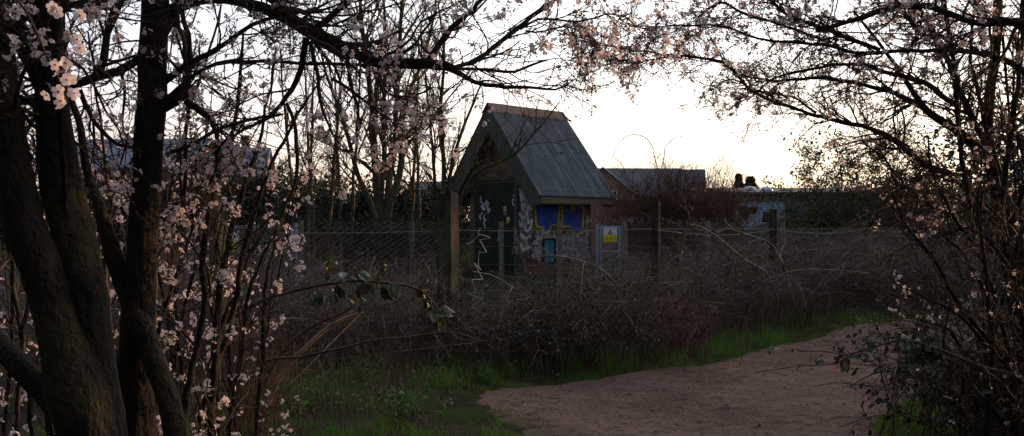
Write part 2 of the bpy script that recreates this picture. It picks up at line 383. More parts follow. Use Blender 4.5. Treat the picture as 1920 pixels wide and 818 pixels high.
def buds(mb, P, n, size=.009, mi=1):
    c, t = sample_on(P, n, .05); o = unit(rng.normal(0, 1, c.shape)); a, b = frames(o)
    s = rng.uniform(.6, 1.4, (n, 1)) * size
    V = np.stack([c, c + o * s * .5 + a * s * .35, c + o * s * 1.2, c + o * s * .5 - a * s * .35, c + o * s * .5 + b * s * .35, c + o * s * .5 - b * s * .35], 1)
    ix = np.arange(n)[:, None] * 6
    mb.add(V.reshape(-1, 3), np.concatenate([ix + np.array([[0, 1, 2, 3]]), ix + np.array([[0, 4, 2, 5]])]), mi=mi)

def leaves(mb, C, D, Nn, L, W, mi=0):
    """folded oval leaves: root C, pointing D, facing Nn"""
    n = len(C); S = unit(np.cross(D, Nn)); Nn = np.cross(S, D); L = np.broadcast_to(L, (n,))[:, None]; W = np.broadcast_to(W, (n,))[:, None]
    dr = rng.uniform(.02, .3, (n, 1))
    pts = [C, C + D * L * .3 + S * W * .45 + Nn * W * .18, C + D * L * .7 + S * W * .36 + Nn * (W * .12 - L * dr * .5), C + D * L - Nn * L * dr,
           C + D * L * .7 - S * W * .36 + Nn * (W * .12 - L * dr * .5), C + D * L * .3 - S * W * .45 + Nn * W * .18, C + D * L * .3, C + D * L * .7 - Nn * L * dr * .5]
    V = np.stack(pts, 1); ix = np.arange(n)[:, None] * 8
    mb.add(V.reshape(-1, 3), np.concatenate([ix + np.array([[6, 1, 2, 7]]), ix + np.array([[5, 6, 7, 4]])]),
           np.concatenate([ix + np.array([[0, 1, 6]]), ix + np.array([[0, 6, 5]]), ix + np.array([[7, 2, 3]]), ix + np.array([[7, 3, 4]])]), mi=mi)

def trunk_mesh(mb, P, Rr, sides=26, amp=.09, mi=0, cap=True):
    """gnarled trunk: a tube whose surface is pushed about by noise"""
    s0 = mb.n; mb.tubes(P, Rr, sides, mi, cap)
    V = mb.V[-3] if cap else mb.V[-1]
    k = len(P); A = V.reshape(k, sides, 3)
    for i in range(k):
        for j in range(sides):
            q = A[i, j] - P[i]; r = np.linalg.norm(q) + 1e-9
            v = Vector(A[i, j])
            d = mnoise.noise(Vector((v.x * 14, v.y * 14, v.z * 4))) * amp + mnoise.noise(Vector((v.x * 45, v.y * 45, v.z * 22))) * amp * .4 + mnoise.noise(Vector((v.x * 3, v.y * 3, v.z * 7))) * amp * .7
            A[i, j] = P[i] + q * (1 + d)

# ------------------------------------------------------------------ ground, path
LEFT = np.array([(-.6, -8), (-.3, 0), (.15, 3.2), (.22, 5.2), (.10, 6.1), (-.13, 6.6), (-.32, 7.25), (-.15, 7.8), (.76, 8.15), (2.0, 8.9), (2.9, 9.8), (3.9, 10.9), (5.25, 12.3), (6.8, 13.5), (9.2, 14.6), (13, 16.2), (20, 19)], float)
RIGHT = np.array([(2.2, -8), (2.4, 0), (2.5, 3.2), (2.6, 5.2), (2.75, 6.1), (3.0, 6.45), (3.3, 6.85), (3.9, 7.6), (4.5, 8.5), (5.1, 9.5), (5.8, 10.4), (6.6, 11.2), (7.6, 11.9), (8.8, 12.4), (10.5, 12.9), (14.2, 14.2), (21, 16.8)], float)
def dense(A, n=14): return np.vstack([spline(np.hstack([A, np.zeros((len(A), 1))]), .08)])[:, :2]
LD, RD = spline(np.c_[LEFT, np.zeros(len(LEFT))], .06)[:, :2], spline(np.c_[RIGHT, np.zeros(len(RIGHT))], .06)[:, :2]
PATHPOLY = np.vstack([LD, RD[::-1]])
def side_dist(xy, line):
    """distance to a dense polyline (chunked) """
    out = np.empty(len(xy))
    ln = line[::3]
    for a in range(0, len(xy), 20000):
        q = xy[a:a + 20000]; out[a:a + 20000] = np.sqrt(((q[:, None, :] - ln[None]) ** 2).sum(2)).min(1)
    return out
def in_poly(xy, poly):
    x, y = xy[:, 0], xy[:, 1]; c = np.zeros(len(xy), bool); p = poly[::4]; q = np.roll(p, -1, 0)
    for (x1, y1), (x2, y2) in zip(p, q):
        if y1 == y2: continue
        m = (y1 > y) != (y2 > y); c ^= m & (x < (x2 - x1) * (y - y1) / (y2 - y1) + x1)
    return c
def height(x, y):
    x = np.asarray(x, float); y = np.asarray(y, float)
    h = .03 * np.sin(x * .9 + .3) * np.sin(y * .7 + 1) + .02 * np.sin(x * 2.1 + y * 1.3) 
    far = np.clip((np.hypot(x, y) - 60) / 300, 0, 1)
    return h * (1 - far)
def gz(x, y): return float(height(np.array([x]), np.array([y]))[0])

def build_ground():
    def axis(lo, hi, a, b, st):
        inner = np.arange(a, b, st); L = a - np.geomspace(st, a - lo, 26); H = b + np.geomspace(st, hi - b, 26)
        return np.concatenate([L[::-1], inner, H])
    xs = axis(-900, 900, -9, 16, .16); ys = axis(-300, 1400, 2, 30, .16)
    X, Y = np.meshgrid(xs, ys); Z = height(X, Y)
    nx, ny = len(xs), len(ys); idx = np.arange(nx * ny).reshape(ny, nx)
    mb = MB(); mb.add(np.stack([X, Y, Z], -1).reshape(-1, 3), np.stack([idx[:-1, :-1], idx[:-1, 1:], idx[1:, 1:], idx[1:, :-1]], -1).reshape(-1, 4))
    o = mb.build('ground', M['soil'], smooth=True); tag(o, kind='structure')
    # the trodden path: a strip between two ragged edges
    n = 1200; 
    def re(A):
        D = spline(np.c_[A, np.zeros(len(A))], .05)[:, :2]; return D
    L, Rt = [], []
    for i in range(len(LEFT) - 1):
        pass
    t = np.linspace(0, len(LEFT) - 1, n)
    def sm(A):
        P = np.vstack([2 * A[0] - A[1], A, 2 * A[-1] - A[-2]]); out = []
        for v in t:
            i = min(int(v), len(A) - 2); f = v - i; a, b, c, d = P[i], P[i + 1], P[i + 2], P[i + 3]
            out.append(.5 * (2 * b + (-a + c) * f + (2 * a - 5 * b + 4 * c - d) * f ** 2 + (-a + 3 * b - 3 * c + d) * f ** 3))
        return np.array(out)
    L, Rt = sm(LEFT), sm(RIGHT)
    jit = lambda s: np.array([mnoise.noise(Vector((v * s, 3.1, 0))) for v in t])
    W = unit(Rt - L); L = L - W * .16; Rt = Rt + W * .16
    L = L + W * (jit(3.0) * .12 + jit(9) * .07)[:, None]; Rt = Rt + W * (np.roll(jit(2.7), 40) * .12 + np.roll(jit(10), 13) * .07)[:, None]
    m = 100; u = np.linspace(0, 1, m)
    G = L[:, None] * (1 - u)[None, :, None] + Rt[:, None] * u[None, :, None]
    X, Y = G[..., 0], G[..., 1]
    bump = np.array([[mnoise.noise(Vector((x * 6, y * 6, 0))) * .011 + max(0, mnoise.noise(Vector((x * 11, y * 11, 2))) - .12) * .028 + mnoise.noise(Vector((x * 1.3, y * 1.3, 7))) * .014 for x, y in zip(a, b)] for a, b in zip(X, Y)])
    edge = np.clip(np.minimum(u, 1 - u)[None] * 7.5, 0, 1)
    rag = np.array([[mnoise.noise(Vector((x * 9, y * 9, 4))) * .014 + mnoise.noise(Vector((x * 30, y * 30, 4))) * .008 for x, y in zip(a, b)] for a, b in zip(X, Y)])
    Z = height(X, Y) + .024 + bump * edge - .046 * (1 - edge) ** 1.3 + rag * (1 - edge)
    idx = np.arange(n * m).reshape(n, m)
    mb = MB(); mb.add(np.stack([X, Y, Z], -1).reshape(-1, 3), np.stack([idx[:-1, :-1], idx[:-1, 1:], idx[1:, 1:], idx[1:, :-1]], -1).reshape(-1, 4))
    o = mb.build('path', M['path'], smooth=True); tag(o, kind='structure')
build_ground()

def blades(name, xy, h, w, m, lean=.35, label=None, cat='grass', extra=None):
    n = len(xy); z = height(xy[:, 0], xy[:, 1]) - .01
    az = rng.uniform(0, 2 * math.pi, n); dirn = np.stack([np.cos(az), np.sin(az), np.zeros(n)], 1)
    sd = np.stack([-np.sin(az), np.cos(az), np.zeros(n)], 1)
    fz = rng.uniform(0, math.pi, n); sd = sd * np.cos(fz)[:, None] + dirn * np.sin(fz)[:, None]
    p0 = np.c_[xy, z]; H = h[:, None]; le = (rng.uniform(.1, 1, n) * lean * 2)[:, None] * H
    up = np.array([[0, 0, 1.0]])
    p1 = p0 + up * H * .5 + dirn * le * .25; p2 = p0 + up * H * (.85) + dirn * le * .65; p3 = p0 + up * H * .95 + dirn * le * 1.0
    W = w[:, None] / 2
    V = np.stack([p0 - sd * W, p0 + sd * W, p1 + sd * W * .85, p1 - sd * W * .85, p2 + sd * W * .5, p2 - sd * W * .5, p3], 1)
    ix = np.arange(n)[:, None] * 7
    mb = MB(); mb.add(V.reshape(-1, 3), np.concatenate([ix + np.array([[0, 1, 2, 3]]), ix + np.array([[3, 2, 4, 5]])]), ix + np.array([[5, 4, 6]]))
    o = mb.build(name, m, smooth=True); tag(o, label, cat, kind='stuff')
    return o

def clumpy(xy, s, th):
    v = np.array([mnoise.noise(Vector((x * s, y * s, 5.0))) for x, y in xy]); return v > th, v

def scatter(n, x0, x1, y0, y1): return np.stack([rng.uniform(x0, x1, n), rng.uniform(y0, y1, n)], 1)

def grass_all():
    # verge along the left edge of the path and the tufty grass in the bottom left
    q = scatter(400000, -5, 9.5, 3.8, 16)
    dl = side_dist(q, LD); inside = in_poly(q, PATHPOLY)
    hedge = (q[:, 1] - q[:, 0])
    strip = (~inside) & (dl < .95) & (hedge > 3)
    patch = (~inside) & (q[:, 0] < .3) & (q[:, 1] < 9.0 + q[:, 0] * .5) & (q[:, 0] > -3.6) & (hedge > 3)
    ok = strip | patch
    c, v = clumpy(q, 1.3, -.05); c2_, v2 = clumpy(q, 4.0, -.1); keep = ok & ((c & c2_) | (rng.uniform(0, 1, len(q)) < .22)); v = v * .6 + v2 * .6
    q, v, dl = q[keep], v[keep], dl[keep]
    dist = np.hypot(q[:, 0], q[:, 1])
    th = rng.uniform(0, 1, len(q)) < np.clip(1.25 - dist / 16, .25, 1); q, v, dl = q[th][:85000], v[th][:85000], dl[th][:85000]
    h = (.05 + .20 * np.clip(v + .3, 0, 1)) * rng.uniform(.5, 1.3, len(q)) * np.clip(dl / .35 + .25, .25, 1.2) * np.interp(q[:, 1], [5, 7, 8.3], [.45, .6, 1.0])
    blades('verge_grass', q, h, rng.uniform(.003, .0065, len(q)), M['grass'], label='fresh green grass along the left verge of the path')
    q = scatter(120000, 2.4, 7, 4.2, 11.5)
    ok = (~in_poly(q, PATHPOLY)) & (q[:, 0] > 2.5) & (side_dist(q, RD) < 1.6); q = q[ok][:40000]
    d = side_dist(q, RD)
    blades('bank_grass', q, (.08 + .14 * np.clip(d / .5, 0, 1)) * rng.uniform(.5, 1.4, len(q)), rng.uniform(.003, .006, len(q)), M['grass'], label='green grass patch right of the path below the bramble')
    # sparse tufts at the edge of the trodden area and dry bents in the hedge bottom
    q = scatter(60000, -6, 12, 6.2, 20); dl = side_dist(q, LD); ok = (~in_poly(q, PATHPOLY)) & (dl > .5) & (dl < 2.6) & (q[:, 1] - q[:, 0] > 4.5)
    q = q[ok][:26000]
    blades('dry_bents', q, rng.uniform(.15, .55, len(q)), rng.uniform(.002, .0045, len(q)), M['drygrass'], lean=.45, label='dry straw coloured bents in the hedge bottom')
    q = scatter(26000, -9, 9, 13, 28); ok = (q[:, 1] - q[:, 0] > 13.5); q = q[ok]
    blades('yard_grass', q, rng.uniform(.06, .25, len(q)), rng.uniform(.006, .012, len(q)), M['darkgrass'], label='rough grass inside the fenced yard around the hut')
    # a few grass tufts on the bare corner at the bottom
    cs = scatter(26, -.1, .9, 5.8, 8.0); k = LD[rng.integers(0, len(LD), 520)] + rng.normal(0, .13, (520, 2)); k = k[(k[:, 1] > 4) & (k[:, 1] < 15)]
    cs = np.vstack([cs, k]); q = np.repeat(cs, 34, 0) + rng.normal(0, .055, (len(cs) * 34, 2))
    blades('path_tufts', q, rng.uniform(.02, .06, len(q)), rng.uniform(.003, .005, len(q)), M['grass'], label='small flattened grass tufts on the bare corner of the path')
grass_all()

def litter():
    q = scatter(5200, -.6, 9, 4.5, 15); q = q[in_poly(q, PATHPOLY)]
    n = len(q); C = np.c_[q, height(q[:, 0], q[:, 1]) + .034]
    D = unit(np.c_[rng.normal(0, 1, (n, 2)), rng.normal(0, .15, n)]); N = unit(np.c_[rng.normal(0, .25, (n, 2)), np.ones(n)])
    mb = MB(); L = rng.uniform(.012, .04, n); leaves(mb, C, D, N, L, L * rng.uniform(.4, .8, n))
    # little twigs
    m = 260; q = q[:m]; a = rng.uniform(0, 6.28, m); l = rng.uniform(.03, .16, m)
    p0 = np.c_[q + .2, height(q[:, 0], q[:, 1]) + .022]; p2 = p0 + np.c_[np.cos(a) * l, np.sin(a) * l, rng.uniform(0, .01, m)]
    mb.tubes(np.stack([p0, (p0 + p2) / 2 + rng.normal(0, .006, (m, 3)), p2], 1), np.full((m, 3), .002), 4)
    o = mb.build('leaf_litter', M['litter']); tag(o, 'dead leaf scraps and twigs strewn over the path', 'leaf litter', kind='stuff')
    q = scatter(900, -.6, 9, 4.5, 13); q = q[in_poly(q, PATHPOLY)]; mb = MB()
    for x, y in q[:230]:
        s = random.uniform(.003, .009); mb.box((x, y, gz(x, y) + .02), (s * 2, s * 1.5, s), random.uniform(0, 3))
    o = mb.build('pale_chips', M['stone']); tag(o, 'tiny pale stone chips and fallen petals on the path', 'stone chips', kind='stuff')
litter()
def ground_weeds():
    q = scatter(5200, -3.6, 1.6, 6.6, 10.2); ok = (~in_poly(q, PATHPOLY)) & (q[:, 1] - q[:, 0] > 6.2) & (side_dist(q, LD) > .25)
    q = q[ok]; v = np.array([mnoise.noise(Vector((x * 1.9, y * 1.9, 11))) for x, y in q]); q = q[v > -.05]; n = len(q)
    C = np.c_[q, height(q[:, 0], q[:, 1]) + rng.uniform(0, .22, n) ** 1.4]; l = rng.uniform(.02, .06, n)
    mb = MB(); leaves(mb, C, unit(np.c_[rng.normal(0, 1, (n, 2)), rng.normal(.1, .4, n)]), unit(rng.normal(0, .4, (n, 3)) + np.array([0, 0, 1])), l, l * .6)
    o = mb.build('ground_weeds', M['bleaf']); tag(o, 'low leafy weeds and ivy in the hedge bottom above the grass', 'weeds', kind='stuff')
ground_weeds()

# ------------------------------------------------------------------ the hut
def wall_strokes(mb, strokes, w, org, ax, az, out, mi=0):
    """spray strokes as thin raised ribbons on a wall; strokes in wall metres (s, z)"""
    for st in strokes:
        st = np.array(st, float); C = spline(np.c_[st, np.zeros(len(st))], .05)[:, :2] if len(st) > 2 else st
        T = unit(np.gradient(C, axis=0)); Nn = np.c_[-T[:, 1], T[:, 0]]
        ww = w / 2 * (1 + .25 * np.sin(np.linspace(0, 3.1, len(C)) * 2))[:, None]
        A, B = C - Nn * ww, C + Nn * ww
        f = lambda q, o: org + q[:, :1] * ax + q[:, 1:] * az + out * o
        k = len(C); V = np.vstack([f(A, .004), f(B, .004)])
        mb.add(V, [(i, i + 1, k + i + 1, k + i) for i in range(k - 1)], mi=mi)
        
def wall_poly(mb, poly, org, ax, az, out, off, mi=0):
    p = np.array(poly, float); V = org + p[:, :1] * ax + p[:, 1:] * az + out * off
    c = V.mean(0); k = len(p); mb.add(np.vstack([V, [c]]), T=[(i, (i + 1) % k, k) for i in range(k)], mi=mi)

def text_obj(name, body, size, m, parent, loc, rot, ext=.001):
    cu = bpy.data.curves.new(name, 'FONT'); cu.body = body; cu.size = size; cu.extrude = ext; cu.align_x = 'CENTER'; cu.align_y = 'CENTER'
    tmp = bpy.data.objects.new(name, cu); COL.objects.link(tmp)
    dg = bpy.context.evaluated_depsgraph_get(); me = bpy.data.meshes.new_from_object(tmp.evaluated_get(dg)); bpy.data.objects.remove(tmp)
    me.materials.clear(); me.materials.append(m)
    o = bpy.data.objects.new(name, me); COL.objects.link(o); o.parent = parent; o.location = loc; o.rotation_euler = rot
    return o

def hut():
    h = empty('brick_hut', (.77, 24.0, gz(1, 25)), R(41))
    tag(h, 'small steep roofed brick hut covered in blue and yellow graffiti', 'hut')
    L, W, ez, rz = 3.35, 4.7, 2.58, 5.42
    x0, x1, y0, y1 = .5, 3.12, .75, 3.95
    # walls
    mb = MB()
    mb.box(((x0 + x1) / 2, y0 + .11, 1.5), (x1 - x0, .22, 3.0)); mb.build('side_wall', M['hutbrick'], h)
    mb = MB(); mb.box(((x0 + x1) / 2, y1 - .11, 1.5), (x1 - x0, .22, 3.0)); mb.build('side_wall', M['hutbrick'], h)
    def slope(y): return ez + (rz - ez) * (1 - abs(y - W / 2) / (W / 2))
    for xx, nm in ((x0, 'front_wall'), (x1 - .22, 'back_wall')):
        mb = MB(); p = [(xx + .001, y0 + .221, 0), (xx + .001, y1 - .221, 0), (xx + .001, y1 - .221, slope(y1 - .22) - .15), (xx + .001, W / 2, rz - .15), (xx + .001, y0 + .221, slope(y0 + .22) - .15)]
        mb.prism(p, np.array([.218, 0, 0])); mb.build(nm, M['hutbrick'], h)
    # big dark green boarded doors in the front wall, with frame and strap
    d = MB()
    for i in range(10):
        yy = 1.55 + i * .2; d.box((x0 - .03, yy + .1, 1.5), (.05, .19, 2.9))
    dd = d.build('door', M['door'], h)
    f = MB(); f.box((x0 - .045, 1.48, 1.52), (.08, .12, 3.04)); f.box((x0 - .045, 3.62, 1.52), (.08, .12, 3.04)); f.box((x0 - .045, 2.55, 3.1), (.08, 2.02, .12)); f.build('door_frame', M['barge'], h)
    mb = MB(); mb.box((x0 - .075, 2.3, 1.25), (.04, .05, .3)); mb.box((x0 - .08, 2.3, 1.1), (.06, .09, .11)); mb.build('handle', M['galv'], dd)
    # roof sheets: real corrugation on both slopes
    rf = MB(); nx = 43 * 8 + 1; xs = np.linspace(-.03, L + .03, nx)
    for sgn in (1, -1):
        ye, yr = (-.12, W / 2) if sgn > 0 else (W + .12, W / 2)
        ze = ez - (rz - ez) / (W / 2) * .12
        sl = np.array([0, (yr - ye), rz - ze]); sl = sl / np.linalg.norm(sl); nrm = np.cross(np.array([1, 0, 0]), sl) * sgn
        if nrm[2] < 0: nrm = -nrm
        ph = np.cos(xs / .0779 * 2 * math.pi) * .027
        lap = np.where((xs % .82) < .05, .012, 0)
        rows = []
        for t in np.linspace(0, 1, 5):
            b = np.array([0, ye + (yr - ye) * t, ze + (rz - ze) * t])
            rows.append(np.c_[xs, np.zeros(nx), np.zeros(nx)] + b + (nrm[None] * (ph + lap + .03)[:, None]))
        for off in (0, -.008):
            V = np.vstack(rows) + nrm * off; idx = np.arange(5 * nx).reshape(5, nx)
            rf.add(V, np.stack([idx[:-1, :-1], idx[:-1, 1:], idx[1:, 1:], idx[1:, :-1]], -1).reshape(-1, 4))
    ro = rf.build('roof', M['roof'], h, smooth=True)
    # boarding under the sheets
    ub = MB()
    for sgn in (1, -1):
        ye, yr = (0.02, W / 2) if sgn > 0 else (W - .02, W / 2); 
        p = [(.06, ye, ez - .07), (.06, yr, rz - .07), (L - .06, yr, rz - .07), (L - .06, ye, ez - .07)]
        ub.prism(p, np.array([0, 0, .05]))
    ub.build('soffit_boards', M['barge'], h)
    rc = MB()
    for sgn in (1, -1):
        dy = .25 * sgn * -1; dz = -(rz - ez) / (W / 2) * .25
        p = [(-.05, W / 2, rz + .085), (L + .05, W / 2, rz + .085), (L + .05, W / 2 + dy, rz + .085 + dz), (-.05, W / 2 + dy, rz + .085 + dz)]
        rc.prism(p, np.array([0, 0, .02]))
    rco = rc.build('ridge_cap', M['ridge'], ro)
    sc = MB(); ang = math.atan2(rz - ez, W / 2)
    for t in (.07, .46, .9):
        for k in range(22):
            x = .07 + k * .155; 
            if random.random() < .35 and t != .07: continue
            y = -.12 + (W / 2 + .12) * t; z = ez - (rz - ez) / (W / 2) * .12 + (rz - ez + (rz - ez) / (W / 2) * .12) * t
            if t > .8: z += .035
            c = np.array([x, y - .045 * math.sin(ang), z + .06 * math.cos(ang) + .01]); r = .017
            sc.add([c + (-r, 0, -r), c + (r, 0, -r), c + (r, .0, r), c + (-r, .0, r), c + (0, -.02, .012)], T=[(0, 1, 4), (1, 2, 4), (2, 3, 4), (3, 0, 4)])
    so = sc.build('screws', M['screw'], ro); so['kind'] = 'stuff'
    # bargeboards: deep boards on both gables, fascia along both eaves
    bw = .62
    for xx in (.0, L - .05):
        for sgn in (1, -1):
            ye = -.06 if sgn > 0 else W + .06
            zz = ez - .075
            dy = sgn * .0
            p = [(xx, ye, zz - .33), (xx, ye, zz - .03), (xx, W / 2, rz - .03), (xx, W / 2, rz - .03 - bw * 1.3), (xx, ye + sgn * .42, zz - .33)]
            b = MB(); b.prism(p, np.array([.045, 0, 0])); b.build('bargeboard', M['barge'], h)
    for y in (-.1, W + .06):
        b = MB(); b.box((L / 2 + .024, y + .02, ez - .215), (L - .06, .04, .27)); b.build('fascia', M['fascia'], h)
    # soffit closing the box between fascia and side wall
    b = MB(); b.box((L / 2 + .02, .34, ez - .30), (L - .2, .78, .03)); b.build('soffit', M['barge'], h)
    # graffiti on the long side wall
    org = np.array([x0, y0, 0.]); ax = np.array([1., 0, 0]); az = np.array([0, 0, 1.]); out = np.array([0, -1., 0])
    g = MB()
    def GP(p, off, mi): wall_poly(g, p, org, ax, az, out, off, mi)
    GP([(.02, 2.25), (1.22, 2.25), (1.12, 1.55), (.82, 1.55), (.70, 1.32), (.42, 1.28), (.38, 1.48), (.12, 1.52)], .003, 1)
    GP([(.10, 2.20), (1.13, 2.22), (1.04, 1.61), (.80, 1.60), (.66, 1.38), (.47, 1.35), (.43, 1.53), (.18, 1.57)], .006, 0)
    GP([(1.22, 2.25), (2.32, 2.25), (2.24, 1.28), (1.86, 1.26), (1.62, 1.5), (1.24, 1.5)], .003, 1)
    GP([(1.30, 2.2), (1.6, 2.2), (1.68, 2.08), (1.86, 2.02), (1.88, 2.2), (2.22, 2.2), (2.16, 1.34), (1.90, 1.32), (1.68, 1.42), (1.6, 1.56), (1.31, 1.56)], .006, 0)
    wall_strokes(g, [[(1.45, 2.06), (1.7, 1.98), (1.9, 2.02)], [(1.5, 1.62), (1.62, 1.72), (1.84, 1.62)]], .05, org, ax, az, out + 0, 1)
    g.build('graffiti', [M['g_blue'], M['g_yel']], h)
    g = MB(); rs = random.Random(4)
    st = []
    for i in range(110):
        cx, cz = rs.uniform(.1, 2.4), rs.uniform(.55, 1.22)
        if .42 < cx < .9 and cz < 1.1: continue
        st.append([(cx + rs.uniform(-.16, .16) * (k % 2 * 2 - 1), cz + (k - 1.5) * .1 * rs.uniform(.4, 1.6)) for k in range(4)])
    for i in range(7): x = 1.3 + i * .15; st.append([(x, 1.25), (x + .05, .95), (x - .02, .7), (x + .1, .55)])
    for i in range(5): x = 2.36 + rs.uniform(-.05, .12); st.append([(x, 1.9 - i * .1), (x + .08, 1.7 - i * .1), (x - .06, 1.5 - i * .08)])
    wall_strokes(g, st, .05, org, ax, az, out)
    g.build('graffiti', M['g_wht'], h)
    # little hatch sprayed turquoise
    b = MB(); b.box((x0 + .66, y0 - .02, .75), (.44, .04, .72)); hh = b.build('hatch', M['g_teal'], h)
    b = MB(); 
    for c, s in (((x0 + .66, y0 - .03, 1.13), (.54, .06, .05)), ((x0 + .41, y0 - .03, .75), (.05, .06, .71)), ((x0 + .91, y0 - .03, .75), (.05, .06, .71))): b.box(c, s)
    b.build('frame', M['black'], hh)
    # white tags on the front wall beside the corner and on the doors
    org = np.array([x0 - .056, 0., 0.]); ax = np.array([0, 1., 0]); out = np.array([-1., 0, 0])
    g = MB()
    st = [[(1.38, 2.75), (1.25, 2.35), (1.2, 2.05), (1.1, 2.3), (1.02, 2.7)], [(1.3, 2.7), (1.12, 2.5), (1.3, 2.2)], [(.98, 2.45), (.9, 2.2), (.8, 2.05)], [(.82, 2.5), (.9, 2.3), (1.0, 1.95), (.95, 1.6)], [(1.4, 1.95), (1.2, 1.75), (1.05, 1.4), (.85, 1.5), (.8, 1.75)], [(1.3, 1.5), (1.15, 1.75), (1.05, 2.05)], [(.8, 2.3), (.95, 2.35), (1.08, 2.25)], [(1.35, 1.3), (1.1, 1.15), (.85, 1.25)], [(1.3, 1.0), (1.2, .8), (.9, .9)]]
    wall_strokes(g, st, .12, org + np.array([.05, 0, 0]), ax, az, out)
    st = []
    for i in range(12):
        cy_, cz = rs.uniform(2.9, 3.45), rs.uniform(1.1, 2.4); st.append([(cy_, cz), (cy_ + rs.uniform(-.15, .15), cz + .1), (cy_ + rs.uniform(-.1, .1), cz + .22)])
    for i in range(5):
        cy_, cz = rs.uniform(1.3, 1.6), rs.uniform(1.3, 2.9); st.append([(cy_, cz), (cy_ + rs.uniform(-.15, .15), cz + .1), (cy_ + rs.uniform(-.1, .1), cz + .22)])
    wall_strokes(g, st, .06, org + np.array([-.004, 0, 0]), ax, az, out)
    g.build('graffiti', M['g_wht'], h)
    # small notices on the door
    a = empty('door_notice', (0, 0, 0)); a.parent = h; a.location = (x0 - .065, 2.07, 2.02)
    return h, x0
HUT, HX = hut()
for c in [o for o in bpy.data.objects if o.name.startswith('door_notice')]: bpy.data.objects.remove(c)
b = MB(); b.box((HX - .062, 2.02, 2.03), (.012, .13, .27)); nb_ = b.build('notice', M['signwhite'], HUT)
b = MB(); b.box((HX - .07, 2.02, 1.965), (.006, .11, .11)); b.build('notice_band', M['red'], nb_)
b = MB(); b.prism([(HX - .074, 1.96, 2.07), (HX - .074, 2.08, 2.03), (HX - .074, 2.08, 2.05), (HX - .074, 1.96, 2.09)], np.array([-.002, 0, 0])); b.box((HX - .07, 2.01, 2.11), (.006, .05, .06)); b.build('notice_mark', M['black'], nb_)
b = MB(); b.box((HX - .062, 1.86, 1.76), (.012, .15, .12)); b.box((HX - .062, 1.88, 1.66), (.012, .11, .05)); n2 = b.build('notice', M['signyellow'], HUT)
b = MB(); b.box((HX - .07, 1.85, 1.80), (.006, .12, .05)); b.build('notice_band', M['signwhite'], n2)

# ------------------------------------------------------------------ houses and the low building behind
def gable_house(name, loc, rz, L, W, eave, ridge, wall, roof, label, chim=(), wins=(), over=.25):
    h = empty(name, loc, rz); tag(h, label, 'house')
    mb = MB(); p = [(-L / 2, -W / 2, 0), (-L / 2, W / 2, 0), (-L / 2, W / 2, eave), (-L / 2, 0, ridge), (-L / 2, -W / 2, eave)]
    mb.prism(p, np.array([L, 0, 0])); mb.build('wall', wall, h)
    mb = MB(); k = (ridge - eave) / (W / 2)
    for s in (1, -1):
        ye = s * (W / 2 + over); ze = eave - k * over + .04
        mb.prism([(-L / 2 - .2, 0, ridge + .04), (L / 2 + .2, 0, ridge + .04), (L / 2 + .2, ye, ze), (-L / 2 - .2, ye, ze)], np.array([0, 0, .12]))
    rf = mb.build('roof', roof, h)
    for cx, cw in chim:
        mb = MB(); mb.box((cx, 0, ridge + .35), (cw, .6, 1.1)); mb.box((cx, 0, ridge + .95), (cw + .12, .72, .1)); mb.build('chimney', wall, rf)
    for face, u, z, w, hh in wins:       # face 'g' gable at -x, 's' side at -y
        mb = MB(); g = MB()
        def bx(mbb, cu, cz, su, sz, out, th):
            if face == 'g': mbb.box((-L / 2 - out, cu, cz), (th, su, sz))
            else: mbb.box((cu, -W / 2 - out, cz), (su, th, sz))
        for c in ((u, z + hh / 2, w + .1, .08), (u, z - hh / 2, w + .1, .08)): bx(mb, *c, .02, .06)
        for c in ((u - w / 2, z, .08, hh - .08), (u + w / 2, z, .08, hh - .08), (u, z, .05, hh - .08)): bx(mb, *c, .02, .05)
        wf = mb.build('window', M['white'], h); bx(g, u, z, w - .1, hh - .1, .008, .02); g.build('pane', M['glass'], wf)
    return h
a = at(1141, 0, 74)
gable_house('brick_house', (a[0], 76, 0), R(78), 6, 5.4, 4.4, 6.65, M['housebrick'], M['slate'], 'brick house with a gable and white window just right of the hut',
            wins=[('g', -.9, 3.9, .75, 1.4)])
gable_house('brick_house', (11.6, 78.5, 0), R(2), 9.5, 6, 4.3, 6.9, M['housebrick'], M['slate'], 'brick house with long dark slate roof beside the gabled one', wins=[('s', 0, 3.2, .8, 1.1), ('s', 3, 3.2, .8, 1.1)])
gable_house('brick_house', (17.4, 84, 0), R(-10), 5.2, 7, 3.9, 7.15, M['housebrick'], M['slate'], 'rightmost brick house of the row, roof falling to the right', wins=[('s', 0, 3, .8, 1)])
# red brick outbuilding straight behind the hut's right corner
g = empty('brick_outbuilding', (5.0, 39.0, 0), R(6)); tag(g, 'flat topped red brick outbuilding behind the right corner of the hut', 'outbuilding')
mb = MB(); mb.box((0, 0, 1.3), (3.4, 3, 2.6)); mb.build('wall', M['redbrick'], g)
mb = MB(); mb.box((0, 0, 2.66), (3.6, 3.2, .12)); mb.build('roof', M['felt'], g)
# left slate roofs
gable_house('slate_house', (-25.5, 56, 0), R(-4), 9, 7, 5.3, 7.4, M['housebrick'], M['slate_b'], 'house with pale blue slate roof behind the leftmost trunks', wins=[('s', -2, 4.2, .9, 1.1), ('s', 2, 4.2, .9, 1.1)])
gable_house('slate_house', (-20.2, 57, 0), R(8), 5.5, 6, 4.6, 6.9, M['housebrick'], M['slate_b'], 'house with pale blue slate roof seen through blossom in the middle left', chim=[(1.2, .5)], wins=[('s', 1, 3.9, .9, 1.0)])
gable_house('slate_house', (-8.6, 82, 0), R(5), 3.5, 6, 4.3, 5.8, M['redbrick'], M['slate'], 'far small house with red wall behind the bare tree trunks', wins=[('s', 0, 3.6, .8, .9)])
